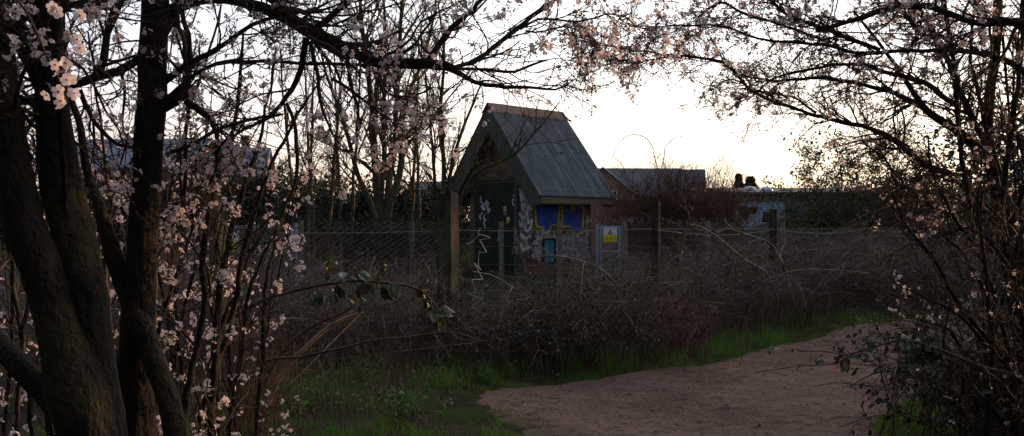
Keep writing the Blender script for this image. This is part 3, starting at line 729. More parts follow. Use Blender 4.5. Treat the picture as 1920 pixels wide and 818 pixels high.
# low flat building with domes
g = empty('workshop', (19.4, 53, 0), R(-2)); tag(g, 'long low grey workshop with brown flat roof and pale blue graffiti', 'building')
mb = MB(); mb.box((0, 0, 1.75), (14.5, 6, 3.5)); mb.build('wall', M['render'], g)
mb = MB(); mb.prism([(-7.5, -3.3, 3.45), (-7.5, 3.3, 4.0), (7.5, 3.3, 4.0), (7.5, -3.3, 3.45)], np.array([0, 0, .14])); rf = mb.build('roof', M['felt'], g)
for x in (-4.0, -2.95, 1.5, 5.5):
    mb = MB(); P = []; k = 14
    for j, (r, z) in enumerate(((.42, 0), (.42, .08), (.36, .18), (.22, .26), (.03, .29))):
        for i in range(k): P.append((x + math.cos(i * 2 * math.pi / k) * r, -1.5 + math.sin(i * 2 * math.pi / k) * r, 3.74 + z))
    idx = np.arange(5 * k).reshape(5, k); mb.add(P, np.stack([idx[:-1], np.roll(idx, -1, 1)[:-1], np.roll(idx, -1, 1)[1:], idx[1:]], -1).reshape(-1, 4))
    mb.build('skylight_dome', M['dome'], rf, smooth=True)
mb = MB(); mb.box((-1.75, -1.8, 3.79), (.9, .6, .1)); mb.build('rooflight', M['white'], rf)
org = np.array([-7.25, -3.0, 0.]); ax = np.array([1., 0, 0]); az = np.array([0, 0, 1.]); out = np.array([0, -1., 0])
mb = MB()
wall_poly(mb, [(1.6, 2.95), (5.0, 2.98), (5.1, 1.9), (3.6, 1.6), (2.6, 1.2), (1.5, 2.2)], org, ax, az, out, .004, 0)
wall_poly(mb, [(2.0, 2.75), (3.4, 2.65), (3.2, 2.2), (2.9, 2.25), (2.6, 1.7), (2.2, 2.2)], org, ax, az, out, .01, 1)
wall_poly(mb, [(3.7, 2.35), (4.4, 2.35), (4.3, 1.7), (3.6, 1.7)], org, ax, az, out, .01, 1)
mb.build('graffiti', [M['g_sky'], M['black']], g)

# ------------------------------------------------------------------ fences
def chain_mesh(mb, A, B, z0, z1, cell=.06, r=.0017, holes=(), sag=0.0):
    A, B = np.array(A, float), np.array(B, float); L = np.linalg.norm(B - A); n = int(L / cell); k = int((z1 - z0) / (cell / 2)) + 1
    U = (B - A) / L; N = np.array([-U[1], U[0]])
    s = (np.arange(n) + .5) * cell; z = np.linspace(z0, z1, k)
    zig = np.where(np.arange(k) % 2 == 0, -.5, .5) * cell
    off = np.array([[mnoise.noise(Vector((a * .9, b * .9, 1))) * .05 for b in z] for a in s])
    S = s[:, None] + zig[None] * np.where(np.arange(n) % 2 == 0, 1, 1)[:, None]
    # alternate wires mirror each other so that they touch and make diamonds
    S = np.where((np.arange(n) % 2 == 0)[:, None], s[:, None] + zig[None], s[:, None] - zig[None])
    P = np.stack([A[0] + U[0] * S + N[0] * off, A[1] + U[1] * S + N[1] * off, np.broadcast_to(z, S.shape) - sag * np.sin(np.clip(S / L, 0, 1) * math.pi)], -1)
    mb.tubes(P, np.full(P.shape[:2], r), 3)

def square_post(mb, x, y, w, h, rz, top=0.04, lean=(0, 0)):
    k = 9; zs = np.linspace(-.05, h, k); V = []
    for z in zs:
        for a, b in ((-1, -1), (1, -1), (1, 1), (-1, 1)):
            ww = w / 2 * (1 - .06 * z / h) + random.uniform(-.004, .004) 
            X, Y = a * ww, b * ww; V.append((x + X * math.cos(rz) - Y * math.sin(rz) + lean[0] * z, y + X * math.sin(rz) + Y * math.cos(rz) + lean[1] * z, gz(x, y) + z + (random.uniform(-top, top) * .5 if z == zs[-1] else 0)))
    idx = np.arange(k * 4).reshape(k, 4)
    Q = np.stack([idx[:-1], np.roll(idx, -1, 1)[:-1], np.roll(idx, -1, 1)[1:], idx[1:]], -1).reshape(-1, 4).tolist() + [tuple(idx[-1])]
    mb.add(V, Q)

def wire_line(mb, pts, r=.002, sag=.02, step=.25, wob=.006):
    for a, b in zip(pts[:-1], pts[1:]):
        a, b = np.array(a, float), np.array(b, float); n = max(3, int(np.linalg.norm(b - a) / step)); t = np.linspace(0, 1, n)[:, None]
        P = a * (1 - t) + b * t; P[:, 2] -= sag * np.sin(t[:, 0] * math.pi); P[1:-1] += rng.normal(0, wob, (n - 2, 3)); mb.tubes(P, np.full(n, r), 4)

FP = [(-5.6, 5.2), (-2.9, 7.9), (-.8, 10.0), (2.35, 13.05), (5.1, 15.6), (7.95, 18.05), (10.8, 20.6)]
fence = empty('chain_link_fence', (-.8, 10, 0)); tag(fence, 'chain link fence on square posts running behind the hedge along the path', 'fence')
def rel(o, p): o.location = -Vector(p)
for i, (x, y) in enumerate(FP):
    mb = MB()
    if i == 2: square_post(mb, x, y, .205, 2.0, R(-25.5), top=.09)
    else: square_post(mb, x, y, .125 if i < 4 else .15, 1.97 if i == 3 else 1.87, R(-27))
    o = mb.build('post', M['post'], fence); rel(o, fence.location)
for i in range(6):
    if i == 2:
        mb = MB(); chain_mesh(mb, FP[i], FP[i + 1], .05, .9)     # torn down low here
        a, b = np.array(FP[2]), np.array(FP[3]); c = a + (b - a) * .78; chain_mesh(mb, c, FP[3], .9, 1.72)
    else:
        mb = MB(); chain_mesh(mb, FP[i], FP[i + 1], .05, 1.5 if i > 3 else 1.62)
    o = mb.build('chain_link', M['wire'], fence); rel(o, fence.location)
mb = MB()
wire_line(mb, [(x, y - .08, 1.52) for x, y in FP], .0018, .02, wob=.002)
o = mb.build('strand', M['wire'], fence); rel(o, fence.location)
mb = MB(); wire_line(mb, [(x, y - .1, 1.50) for x, y in FP[3:]], .0022, .10)
for a, b in zip(FP[3:-1], FP[4:]):
    for t in np.arange(.03, 1, .045):
        x, y = a[0] + (b[0] - a[0]) * t, a[1] + (b[1] - a[1]) * t; z = 1.50 - .10 * math.sin(t * math.pi)
        for q in range(2):
            v = unit(rng.normal(0, 1, 3)) * .028; c = np.array([x, y - .1, z]); mb.tubes(np.stack([c - v, c, c + v]), np.full(3, .0022), 3)
o = mb.build('barbed_strand', M['palewire'], fence); rel(o, fence.location)

# inner fence: slim concrete posts round the yard
inner = empty('yard_fence', (-.27, 20, 0)); tag(inner, 'low fence of slim pale concrete posts in front of the hut', 'fence')
IP = [(-10.8, 20.2), (-8.2, 20.2), (-5.3, 20.1), (-2.5, 20), (-.27, 20), (1.2, 20), (2.83, 20.1), (5.2, 21.2), (7.6, 22.5)]
for x, y in IP:
    mb = MB(); square_post(mb, x, y, .12, 1.66, R(4), .0, lean=(0, 0)); o = mb.build('post', M['conc'], inner); rel(o, inner.location)
mb = MB()
for z in (1.5, 1.05, .6): wire_line(mb, [(x, y - .075, z) for x, y in IP], .003, .03)
chain_mesh(mb, (1.3, 19.95), (2.7, 20.02), .1, 1.62, .06, .0022); chain_mesh(mb, (3.0, 20.1), (5.1, 21.1), .1, 1.62, .06, .0022)
o = mb.build('strand', M['wire'], inner); rel(o, inner.location)
# spiky crimped top of the torn mesh
mb = MB()
for i in range(90):
    x = random.uniform(1.9, 5.2); y = 20.0 + max(0, (x - 2.83)) * .46; z = 1.62 + random.uniform(-.03, .1)
    c = np.array([x, y, z]); v = np.array([random.uniform(-.03, .03), random.uniform(-.02, .02), random.uniform(.03, .1)]); mb.tubes(np.stack([c, c + v * .6 + .01, c + v]), np.full(3, .004), 3)
for i in range(46):
    x = random.uniform(.02, .75) ; z = random.uniform(.95, 1.52) - (x * .12); c = np.array([x, 19.9, z]); s = random.choice((-1, 1))
    mb.tubes(np.stack([c, c + (.03 * s, 0, -.05), c + (.0, 0, -.10), c + (.035 * s, 0, -.16)]), np.full(4, .0045), 3)
o = mb.build('torn_mesh', M['palewire'], inner); o['kind'] = 'stuff'; rel(o, inner.location)

def gate(name, x, y, w, h, label, z0=.08, rail=.06, mid=.55, cell=.05, wr=.0022):
    g = empty(name, (x, y, 0), R(3)); tag(g, label, 'gate')
    mb = MB(); mb.box((0, 0, h - rail / 2), (w, .05, rail)); mb.box((0, 0, z0 + rail / 2), (w, .05, rail)); mb.box((0, 0, h * mid), (w - rail * 2, .04, rail * .7))
    for s in (-1, 1): mb.box((s * (w / 2 - rail / 2), 0, (h + z0) / 2), (rail, .05, h - z0 - rail * 2 - .004))
    mb.build('frame', M['galv'], g)
    mb = MB()
    for a in np.arange(-w / 2 + rail, w / 2 - rail, cell): mb.tubes(np.array([(a, .03, z0 + rail), (a, .03, h - rail)]), np.full(2, wr), 3)
    for a in np.arange(z0 + rail, h - rail, cell): mb.tubes(np.array([(-w / 2 + rail, .034, a), (w / 2 - rail, .034, a)]), np.full(2, wr), 3)
    mb.build('weld_mesh', M['galv'], g)
    for s in (-1, 1):
        mb = MB(); mb.tubes(np.array([(s * (w / 2 + .07), 0, -.05), (s * (w / 2 + .07), 0, h + .06)]), np.full(2, .045), 12, cap=True); pp = mb.build('gate_post', M['galv'], g)
        for z in (h * .25, h * .8):
            mb = MB(); mb.box((s * (w / 2 + .03), -.03, z), (.09, .03, .04)); mb.build('hinge', M['galv'], pp)
    return g
def warn_sign(x, y, z, w, h, label, body, tsize, grey=False):
    s = empty('warning_sign', (x, y, z), R(3)); tag(s, label, 'sign')
    mb = MB(); mb.box((0, 0, 0), (w, .012, h)); mb.build('plate', M['signwhite'], s)
    mb = MB(); mb.box((0, -.009, -h * .24), (w * .95, .006, h * .47)); yb = mb.build('yellow_band', M['signyellow'], s)
    mb = MB(); t = h * .36; mb.prism([(-t * .5, -.009, h * .04), (t * .5, -.009, h * .04), (0, -.009, h * .04 + t)], np.array([0, -.004, 0])); tr = mb.build('triangle', M['black'], s)
    mb = MB(); t2 = t * .6; mb.prism([(-t2 * .5, -.014, h * .04 + t * .12), (t2 * .5, -.014, h * .04 + t * .12), (0, -.014, h * .04 + t * .12 + t2)], np.array([0, -.002, 0])); mb.build('triangle_field', M['signyellow'], tr)
    text_obj('lettering', body, tsize, M['black'], s, (0, -.0125, -h * .24), (R(90), 0, 0))
    if grey: mb = MB(); mb.box((0, .0, h * .58), (w, .012, h * .16 - .002)); mb.build('top_strip', M['conc'], s)
    return s
gate('yard_gate', -6.36, 19.6, 1.98, 1.56, 'wide galvanised mesh gate behind the blossom left of the hut')
gate('narrow_gate', 2.70, 22.0, .58, 1.55, 'narrow galvanised gate panel right of the hut', z0=.3)
warn_sign(-7.0, 19.54, 1.17, .66, .52, 'larger white and yellow warning sign on the wide gate', 'DANGER KEEP\nOUT', .095, grey=True)
warn_sign(2.69, 21.93, 1.30, .38, .40, 'small white and yellow warning sign on the narrow gate', 'Danger Keep out', .052)

# bent length of pale wire left of the slim post
mb = MB()
zz = [(876, 458), (888, 452), (898, 440), (920, 446), (899, 450), (912, 473), (898, 473), (897, 500), (902, 506), (889, 494), (905, 524), (884, 525), (893, 548), (876, 551), (905, 561), (884, 575), (910, 590), (889, 600), (893, 616), (876, 612), (870, 640)]
P = np.array([at(x, y, 9.6 + .05 * math.sin(i * 2.1)) for i, (x, y) in enumerate(zz)]); 
for a, b in zip(P[:-1], P[1:]): mb.tubes(np.stack([a, (a + b) / 2 + rng.normal(0, .004, 3), b]), np.full(3, .0052), 5)
o = mb.build('bent_wire', M['palewire'], loc=tuple(P[-1])); tag(o, 'pale zigzag bent strip of fence wire hanging right of the thick post', 'wire')

# ------------------------------------------------------------------ bare trees in the middle distance
def grow_tree(name, label, cat, stems, levels, wood, group=None, leaf=None, base=None):
    """stems: list of guided limbs; levels: dicts for kids(); leaf: (material, count, size, per)"""
    base = base if base is not None else (stems[0][0][0][0], stems[0][0][0][1], 0)
    t = empty(name, tuple(base)); tag(t, label, cat, group)
    curves = []
    for P, Rr in stems:
        mb = MB(); mb.tubes(P, Rr, 8, cap=False); o = mb.build('trunk', wood, t, smooth=True); rel(o, base)
        curves.append(resample(P, Rr, 14))
    P = np.stack([c[0] for c in curves]); Rr = np.stack([c[1] for c in curves])
    mb = MB(); allp = []
    for i, lv in enumerate(levels):
        P, Rr = kids(P, Rr, **lv); mb.tubes(P, Rr, 5 if i == 0 else 3); allp.append(P)
    o = mb.build('branches', wood, t, smooth=True); rel(o, base)
    return t, allp

def stem(px, step=.3, wig=.02): return limb(px, step, wig)
D = 22.0
grow_tree('bare_tree', 'tall bare many stemmed tree left of the hut', 'tree',
    [stem([(722, 560, D, 26), (718, 440, D, 24), (708, 380, D, 16), (702, 300, D, 14), (695, 180, D - .5, 11), (680, 60, D - 1, 8), (668, -60, D - 1.2, 4)]),
     stem([(722, 520, D, 24), (725, 410, D, 18), (745, 350, D, 14), (752, 300, D, 12), (742, 210, D, 10), (748, 90, D + .5, 8), (760, -80, D + .6, 4)]),
     stem([(722, 500, D, 20), (728, 390, D, 15), (735, 300, D + .6, 12), (760, 200, D + .8, 9), (800, 90, D + 1, 6), (822, -30, D + 1, 3)]),
     stem([(718, 500, D, 18), (712, 400, D, 13), (720, 300, D + .4, 10), (718, 200, D + .4, 8), (722, 80, D, 6), (715, -80, D, 3)]),
     stem([(715, 470, D, 14), (700, 390, D - .4, 11), (672, 330, D - .6, 9), (650, 250, D - .8, 7), (612, 140, D - 1, 5), (590, 40, D - 1, 3)])],
    [dict(m=20, ln=(1.0, 3.2), spread=.75, k=7, up=.25, wig=.14, rr=.5, rmin=.007, tmin=.25), dict(m=7, ln=(.4, 1.4), spread=.7, k=5, up=.2, rmin=.0045, wig=.15), dict(m=4, ln=(.2, .7), spread=.7, k=4, up=.2, rmin=.0035)], M['treebark'])
D = 20.8
grow_tree('bare_tree', 'slender bare tree whose branches cross the left gable of the hut', 'tree',
    [stem([(836, 560, D, 14), (834, 440, D, 12), (832, 330, D, 9), (826, 200, D, 7), (834, 100, D, 5), (822, 0, D, 3)]),
     stem([(838, 500, D, 10), (836, 400, D, 9), (850, 300, D, 7), (880, 210, D - .2, 5), (905, 150, D - .3, 3)]),
     stem([(838, 520, D, 12), (846, 440, D, 11), (852, 400, D, 9), (885, 330, D - .3, 7), (960, 290, D - .6, 5), (1010, 240, D - .8, 3), (1050, 190, D - .9, 2)]),
     stem([(834, 500, D, 9), (822, 400, D, 7), (812, 280, D, 6), (800, 160, D, 4), (790, 60, D, 2)])],
    [dict(m=17, ln=(.6, 2.2), spread=.75, k=7, up=.2, wig=.14, rr=.5, rmin=.006, tmin=.25), dict(m=6, ln=(.3, 1.0), spread=.7, k=5, up=.1, rmin=.004), dict(m=3, ln=(.15, .5), spread=.7, k=4, up=.1, rmin=.003)], M['treebark'])
D = 27.
grow_tree('bare_tree', 'thin bare saplings grown together behind the mesh gate', 'tree',
    [stem([(x, 470, D + dx, 7), (x + a, 330, D + dx, 6), (x + a * 2, 190, D + dx, 4), (x + a * 2.6, 80, D + dx, 2)]) for x, a, dx in ((575, 6, 0), (590, -8, 1), (612, 12, .4), (640, -5, 2), (655, 9, 1), (770, 6, 1), (790, -6, 2), (560, -14, 1))],
    [dict(m=15, ln=(.6, 2.2), spread=.7, k=6, up=.3, wig=.14, rr=.5, rmin=.006, tmin=.2), dict(m=6, ln=(.3, 1.1), spread=.7, k=4, up=.2, rmin=.004), dict(m=3, ln=(.2, .5), spread=.7, k=3, rmin=.0035)], M['treebark'])

# shrubs that read as dark woody masses behind the hut yard
def shrub(name, label, x, y, w, h, nst, wood, leafm=None, nleaf=0, lsz=.06, cat='shrub', group=None, levels=None, up=.35, r0=.012, dep=None):
    t = empty(name, (x, y, 0)); tag(t, label, cat, group)
    n = nst; k = 8; dep = dep or w * .8
    b = np.c_[rng.uniform(-.32, .32, n) * w, rng.uniform(-.4, .4, n) * dep, np.zeros(n)]
    d = unit(np.c_[b[:, 0] / w * 1.6 + rng.normal(0, .25, n), b[:, 1] / w + rng.normal(0, .25, n), np.ones(n)])
    L = h * rng.uniform(.55, 1.1, n); P = np.zeros((n, k, 3)); P[:, 0] = b
    for j in range(1, k): d = unit(d + rng.normal(0, .12, (n, 3))); P[:, j] = P[:, j - 1] + d * (L / (k - 1))[:, None]
    Rr = r0 * rng.uniform(.6, 1.3, n)[:, None] * np.linspace(1, .3, k)
    mb = MB(); mb.tubes(P, Rr, 4); ap = [P]
    for lv in (levels or [dict(m=6, ln=(.25 * h, .5 * h), spread=.8, k=5, up=up, rmin=.004, wig=.2), dict(m=5, ln=(.1 * h, .25 * h), spread=.9, k=4, rmin=.003, up=up * .5)]):
        P, Rr = kids(P, Rr, **lv); mb.tubes(P, Rr, 3); ap.append(P)
    o = mb.build('branches', wood, t, smooth=True)
    if leafm:
        mb = MB(); c, tt = sample_on(ap[-1], nleaf, .1); Dd = unit(tt + rng.normal(0, .7, c.shape)); s = lsz * rng.uniform(.6, 1.3, nleaf)
        leaves(mb, c + rng.normal(0, lsz * .8, c.shape), Dd, unit(rng.normal(0, .6, c.shape) + np.array([0, -.2, 1])), s, s * .5); mb.build('foliage', leafm, t)
    return t
shrub('evergreen_bush', 'large evergreen bush in front of the workshop on the right', at(1622, 0, 30)[0], 30, 3.0, 5.1, 80, M['treebark'], M['evleaf'], 15000, .12, levels=[dict(m=7, ln=(.5, 1.3), spread=.7, k=5, up=.4, rmin=.005), dict(m=5, ln=(.2, .6), spread=.9, k=4, rmin=.004)])
shrub('evergreen_bush', 'lower olive bush left of the large evergreen', at(1528, 0, 29)[0], 29, 1.2, 2.3, 36, M['treebark'], M['evleaf'], 5000, .12, levels=[dict(m=6, ln=(.3, .8), spread=.8, k=5, rmin=.004)])
shrub('evergreen_bush', 'olive bush at the right end of the workshop', at(1690, 0, 31)[0], 31, 3.4, 2.7, 40, M['treebark'], M['evleaf'], 8000, .12)
shrub('brown_bush', 'dense brown leafless bush right of the hut', at(1278, 0, 25)[0], 25, 2.0, 3.0, 190, M['brownwood'], M['litter'], 1500, .05, levels=[dict(m=7, ln=(.8, 1.6), spread=.7, k=5, up=.3, rmin=.008, wig=.2), dict(m=5, ln=(.3, .8), spread=.9, k=4, rmin=.006, up=.2)])
shrub('brown_bush', 'dense brown leafless bush between the hut and the denser one', at(1205, 0, 29)[0], 29, 1.2, 1.9, 60, M['darkcane'])
shrub('brown_bush', 'upright brown leafless bush in front of the rightmost house', at(1332, 0, 36)[0], 36, 1.6, 3.6, 110, M['brownwood'], levels=[dict(m=6, ln=(.4, 1.1), spread=.7, k=5, up=.4, rmin=.006), dict(m=5, ln=(.2, .5), spread=.9, k=4, rmin=.005)])
shrub('brown_bush', 'low brown scrub left of the workshop graffiti', at(1352, 0, 30)[0], 30, 1.0, 2.0, 60, M['darkcane'], M['evleaf'], 900, .06, levels=[dict(m=6, ln=(.2, .6), spread=.8, k=5, rmin=.004)])
for px, d, w, h, lb in ((505, 33, 3.4, 3.6, 'dark ivy clad bush topmost behind the mesh gate'), (580, 31, 3.2, 3.0, 'dark ivy clad bush left of the tall bare tree'), (660, 32, 3.2, 2.9, 'dark ivy clad bush behind the tall bare tree'),
                        (745, 31, 3, 2.7, 'dark ivy clad bush right of the tall bare tree'), (815, 32, 2.6, 2.7, 'dark ivy clad bush just left of the hut'), (400, 34, 4, 4.0, 'dark evergreen bush below the middle left slate roof'), (290, 34, 4, 3.4, 'dark evergreen bush behind the straight trunk'), (170, 34, 4, 3.0, 'dark evergreen bush below the leftmost slate roof'), (40, 33, 5, 3.6, 'dark evergreen bush at the left edge of the view')):
    shrub('dark_bush', lb, at(px, 0, d)[0], d, w, h, 40, M['treebark'], M['ivy'], 11000, .17)
# arching canes above the brown bush
t = empty('arching_cane', tuple(at(1235, 520, 24) * np.array([1, 1, 0]))); tag(t, 'two long thin canes arching into the sky above the brown bush', 'cane')
for nm, pts in (('stem', [(1232, 470, 24, 3), (1232, 320, 24, 2.2), (1222, 270, 24, 1.8), (1195, 252, 24, 1.5), (1162, 268, 24, 1.2), (1148, 300, 24, 1)]), ('stem', [(1236, 470, 24, 3), (1240, 310, 24, 2), (1258, 265, 24, 1.5), (1290, 252, 24, 1.2), (1300, 253, 24, 1)])):
    P, Rr = limb(pts, .1, .02); Rr = np.maximum(Rr, .0045); mb = MB(); mb.tubes(P, Rr, 4); o = mb.build(nm, M['greytwig'], t); rel(o, t.location)
# two far conifers
def conifer(px, d, top, w, label, squat):
    x = at(px, 0, d)[0]; H = EYE + (HY - top) / F * d; t = empty('conifer', (x, d, 0)); tag(t, label, 'tree', 'far conifers')
    mb = MB(); mb.tubes(np.array([(0, 0, 0), (0, 0, H)]), np.array([.25, .03]), 8); mb.build('trunk', M['treebark'], t)
    n = 2600; z = rng.uniform(.25, 1, n) ** .8; prof = (1 - z) ** (.7 if squat else 1.0) * w * (1 + .3 * np.sin(z * 40)); a = rng.uniform(0, 6.28, n); r = prof * np.sqrt(rng.uniform(.1, 1, n))
    c = np.c_[np.cos(a) * r, np.sin(a) * r, z * H]; Dd = unit(np.c_[np.cos(a), np.sin(a), rng.uniform(-.4, .2, n)])
    mb = MB(); leaves(mb, c, Dd, np.tile([0, 0, 1.], (n, 1)) + rng.normal(0, .2, (n, 3)), .4, .2); mb.build('crown', M['ivy'], t)
conifer(1385, 90, 326, 1.7, 'narrow pointed far conifer, left one of the pair', False)
conifer(1407, 92, 331, 2.2, 'rounder far conifer, right one of the pair', True)
for px, d, h in ((1480, 120, 5), (1560, 110, 5.5), (1650, 115, 6), (1780, 60, 4.5), (1860, 50, 4.5), (1950, 45, 4.5)):
    shrub('far_bush', 'dim distant bush on the skyline behind the workshop', at(px, 0, d)[0], d, 7, h, 40, M['treebark'], M['ivy'], 2500, .4, group='dim bushes on the skyline')

# ------------------------------------------------------------------ hedge of brambles between path and fence
def hedge_base(n, lo, hi, smin=-4.2, smax=14.0):
    """points beside the left verge: s = position across the view, offset lo..hi behind the verge line"""
    line = np.array([(-5.5, 5.9), (-3.2, 7.6), (-1.5, 8.5), (-.2, 8.6), (.9, 8.7), (2.0, 9.4), (2.9, 10.3), (3.9, 11.4), (5.25, 12.8), (6.8, 14.0), (9.2, 15.1), (13, 16.7)])
    x = rng.uniform(smin, min(smax, 12.9), n); y = np.interp(x, line[:, 0], line[:, 1])
    o = rng.uniform(lo, hi, n); return np.c_[x - .6 * o, y + .8 * o]
def env(x, y):
    px = CX + x / y * F
    return np.interp(px, [300, 560, 700, 840, 900, 1000, 1180, 1240, 1330, 1500, 1700, 1900], [1.0, .95, .8, .75, .78, .9, 1.05, 1.2, 1.42, 1.45, 1.45, 1.5])
def canes(b, H, k=9, arch=1.0, r=(.0028, .006)):
    n = len(b); a = rng.uniform(0, 6.28, n); hv = np.stack([np.cos(a), np.sin(a), np.zeros(n)], 1)
    P = np.zeros((n, k, 3)); z0 = height(b[:, 0], b[:, 1]); t = np.linspace(0, 1, k)
    reach = H * rng.uniform(.1, 1.3, n) * arch; tip = rng.uniform(0, .9, n)
    zz = H[:, None] * (1.6 * t - (.6 + tip[:, None] * .8) * t ** 2) / 1.0
    P[:, :, 0] = b[:, :1] + hv[:, :1] * reach[:, None] * t ** 1.5; P[:, :, 1] = b[:, 1:] + hv[:, 1:2] * reach[:, None] * t ** 1.5; P[:, :, 2] = z0[:, None] + np.maximum(zz, .02)
    P[:, 1:] += np.cumsum(rng.normal(0, .012, (n, k - 1, 3)), 1)
    return P, rng.uniform(*r, n)[:, None] * np.linspace(1, .5, k)
def bramble_mass(name, label, b, m, hs=1.0, leafn=0, arch=1.0, kidsn=(3, 2), r=(.0025, .0075), leafm=None, lsz=.035):
    H = env(b[:, 0], b[:, 1]) * rng.uniform(.45, 1.0, len(b)) * hs
    P, Rr = canes(b, H, arch=arch, r=r); mb = MB(); mb.tubes(P, Rr, 4)
    K, KR = kids(P, Rr, kidsn[0], (.15, .85), spread=1.0, k=6, rmin=.0018, wig=.2); mb.tubes(K, KR, 3)
    K2, KR2 = kids(K, KR, kidsn[1], (.05, .26), spread=1.1, k=3, rmin=.0014); mb.tubes(K2, KR2, 3)
    if leafn:
        c, tt = sample_on(K, leafn, .1); s = lsz * rng.uniform(.5, 1.4, leafn)
        leaves(mb, c, unit(tt + rng.normal(0, .8, c.shape) - np.array([0, 0, .3])), unit(rng.normal(0, .7, c.shape) + np.array([0, 0, 1])), s, s * .6, mi=1)
    o = mb.build(name, [m, leafm or M['litter']], smooth=True); tag(o, label, 'brambles', kind='stuff'); return o
bramble_mass('bramble_undergrowth', 'dark tangled bramble undergrowth filling the hedge beside the path', hedge_base(2400, .0, 2.6), M['darkcane'], 1.12, 5000, kidsn=(3, 1))
bramble_mass('dead_cane_tangle', 'grey dead canes and stems tangled through the hedge', hedge_base(800, .2, 3.6), M['greytwig'], 1.3, 300, arch=.9, kidsn=(3, 2), r=(.003, .009))
b = scatter(1700, 2.0, 19, 11.5, 27); b = b[(b[:, 1] - b[:, 0] > 10.2)]
bramble_mass('scrub_behind_fence', 'brown scrub filling the ground behind the right part of the fence', b, M['greytwig'], 1.12, 2500, kidsn=(4, 3), r=(.003, .007))
b = np.vstack([scatter(1100, -10, -1.2, 10, 19), scatter(500, -9, -1.6, 21, 27)])
bramble_mass('yard_scrub', 'pale dead stems standing in the yard left of the hut', b, M['greytwig'], 1.5, 500, arch=.3, kidsn=(4, 2), r=(.003, .006))

bramble_mass('long_canes', 'long grey arching canes over the top of the hedge', hedge_base(230, .3, 2.6), M['greytwig'], 1.5, 0, arch=1.3, kidsn=(3, 2), r=(.005, .010))

def named_bramble(label, px, d, w, h, n, m, leafn=0, leafm=None, lsz=.05, name='bramble_bush', r=(.004, .008), arch=1.0):
    x = at(px, 0, d)[0]; t = empty(name, (x, d, gz(x, d))); tag(t, label, 'bramble')
    b = np.c_[rng.normal(0, w * .3, n), rng.normal(0, .3, n)]; H = h * rng.uniform(.5, 1.05, n)
    P, Rr = canes(b, H, arch=arch, r=r); P[:, :, 2] -= height(b[:, 0], b[:, 1])[:, None]
    mb = MB(); mb.tubes(P, Rr, 5); K, KR = kids(P, Rr, 5, (.12, .5), spread=1.1, k=5, rmin=.002); mb.tubes(K, KR, 3); K2, R2 = kids(K, KR, 3, (.05, .2), spread=1.1, k=3, rmin=.0016); mb.tubes(K2, R2, 3)
    mb.build('canes', m, t, smooth=True)
    if leafn:
        mb = MB(); c, tt = sample_on(K, leafn, .1); s = lsz * rng.uniform(.6, 1.3, leafn)
        leaves(mb, c, unit(tt + rng.normal(0, .6, c.shape) - np.array([0, 0, .5])), unit(rng.normal(0, .5, c.shape) + np.array([0, 0, 1])), s, s * .62); mb.build('foliage', leafm or M['bleaf'], t)
named_bramble('dark bramble clump rising in front of the hut', 1130, 8.9, 1.3, 1.15, 70, M['darkcane'], 900, M['ivy'], .04)
named_bramble('dark low bramble clump left of the one in front of the hut', 985, 8.9, 1.1, .85, 50, M['darkcane'], 600, M['ivy'], .04)
named_bramble('reddish dead weed stems at the foot of the second post', 1265, 9.6, .6, .9, 60, mat('red_stem', (.24, .10, .075), (.10, .045, .035), 8), 250, M['litter'], .03, name='dead_weeds', arch=.4)
named_bramble('rusty upright dead stems under the arching pale branch', 470, 5.6, .35, 1.0, 40, mat('rust_stem', (.22, .11, .06), (.10, .05, .03), 8), 0, name='dead_weeds', arch=.15)
named_bramble('grey arching bramble right of the second post', 1330, 11.6, 1.4, 1.5, 34, M['greytwig'], 120, M['bleaf'], .05, r=(.005, .009))
named_bramble('grey arching bramble in the middle of the right hedge', 1450, 12.4, 1.4, 1.45, 34, M['greytwig'], 0, r=(.005, .009))
named_bramble('dark bramble at the far end of the hedge', 1610, 14.4, 2, 1.35, 60, M['darkcane'], 300, M['ivy'], .05)
named_bramble('leggy grey bramble at the foot of the thick post', 880, 9.3, .9, .9, 24, M['greytwig'], 80, M['bleaf'], .05)

def single_cane(name, label, pts, m, cat='branch', leaf=None, kidn=0, kidl=(.1, .3), sides=7, rmin=.0015, lsz=.06, leafm=None, lspread=.5, dark=None):
    P, Rr = limb(pts, .05, .003); base = P[0].copy(); t = empty(name, tuple(base)); tag(t, label, cat)
    mb = MB(); mb.tubes(P, Rr, sides, cap=True)
    Pk, Rk = resample(P, Rr, 20)
    K = None
    if kidn: K, KR = kids(Pk[None], Rk[None], kidn, kidl, spread=.9, k=5, rmin=rmin, tmin=.35); mb.tubes(K, KR, 4); K2, R2 = kids(K, KR, 3, (kidl[0] * .4, kidl[1] * .4), spread=.9, k=3, rmin=rmin); mb.tubes(K2, R2, 3)
    o = mb.build('stem', m, t, smooth=True); rel(o, base)
    if leaf:
        mb = MB(); src = K if K is not None else Pk[None]
        c, tt = sample_on(src, leaf, .2); s = lsz * rng.uniform(.6, 1.25, leaf)
        leaves(mb, c, unit(tt * .5 + rng.normal(0, lspread, c.shape) - np.array([0, 0, .8])), unit(rng.normal(0, .6, c.shape) + np.array([0, -.5, .8])), s, s * .6); o = mb.build('foliage', leafm or M['bleaf'], t); rel(o, base)
M['pale_stem'] = mat('broken_pale_stem', (.42, .26, .15), (.2, .11, .07), 12, .7)
single_cane('leafy_bramble', 'leafy bramble spray reaching right across the lower middle', [(430, 600, 4.6, 7), (500, 560, 4.6, 7), (560, 545, 4.6, 6), (640, 530, 4.6, 6), (720, 528, 4.7, 5), (790, 545, 4.8, 4), (828, 590, 4.9, 3)], M['darkcane'], 'bramble', leaf=120, kidn=16, kidl=(.08, .2), lsz=.075)
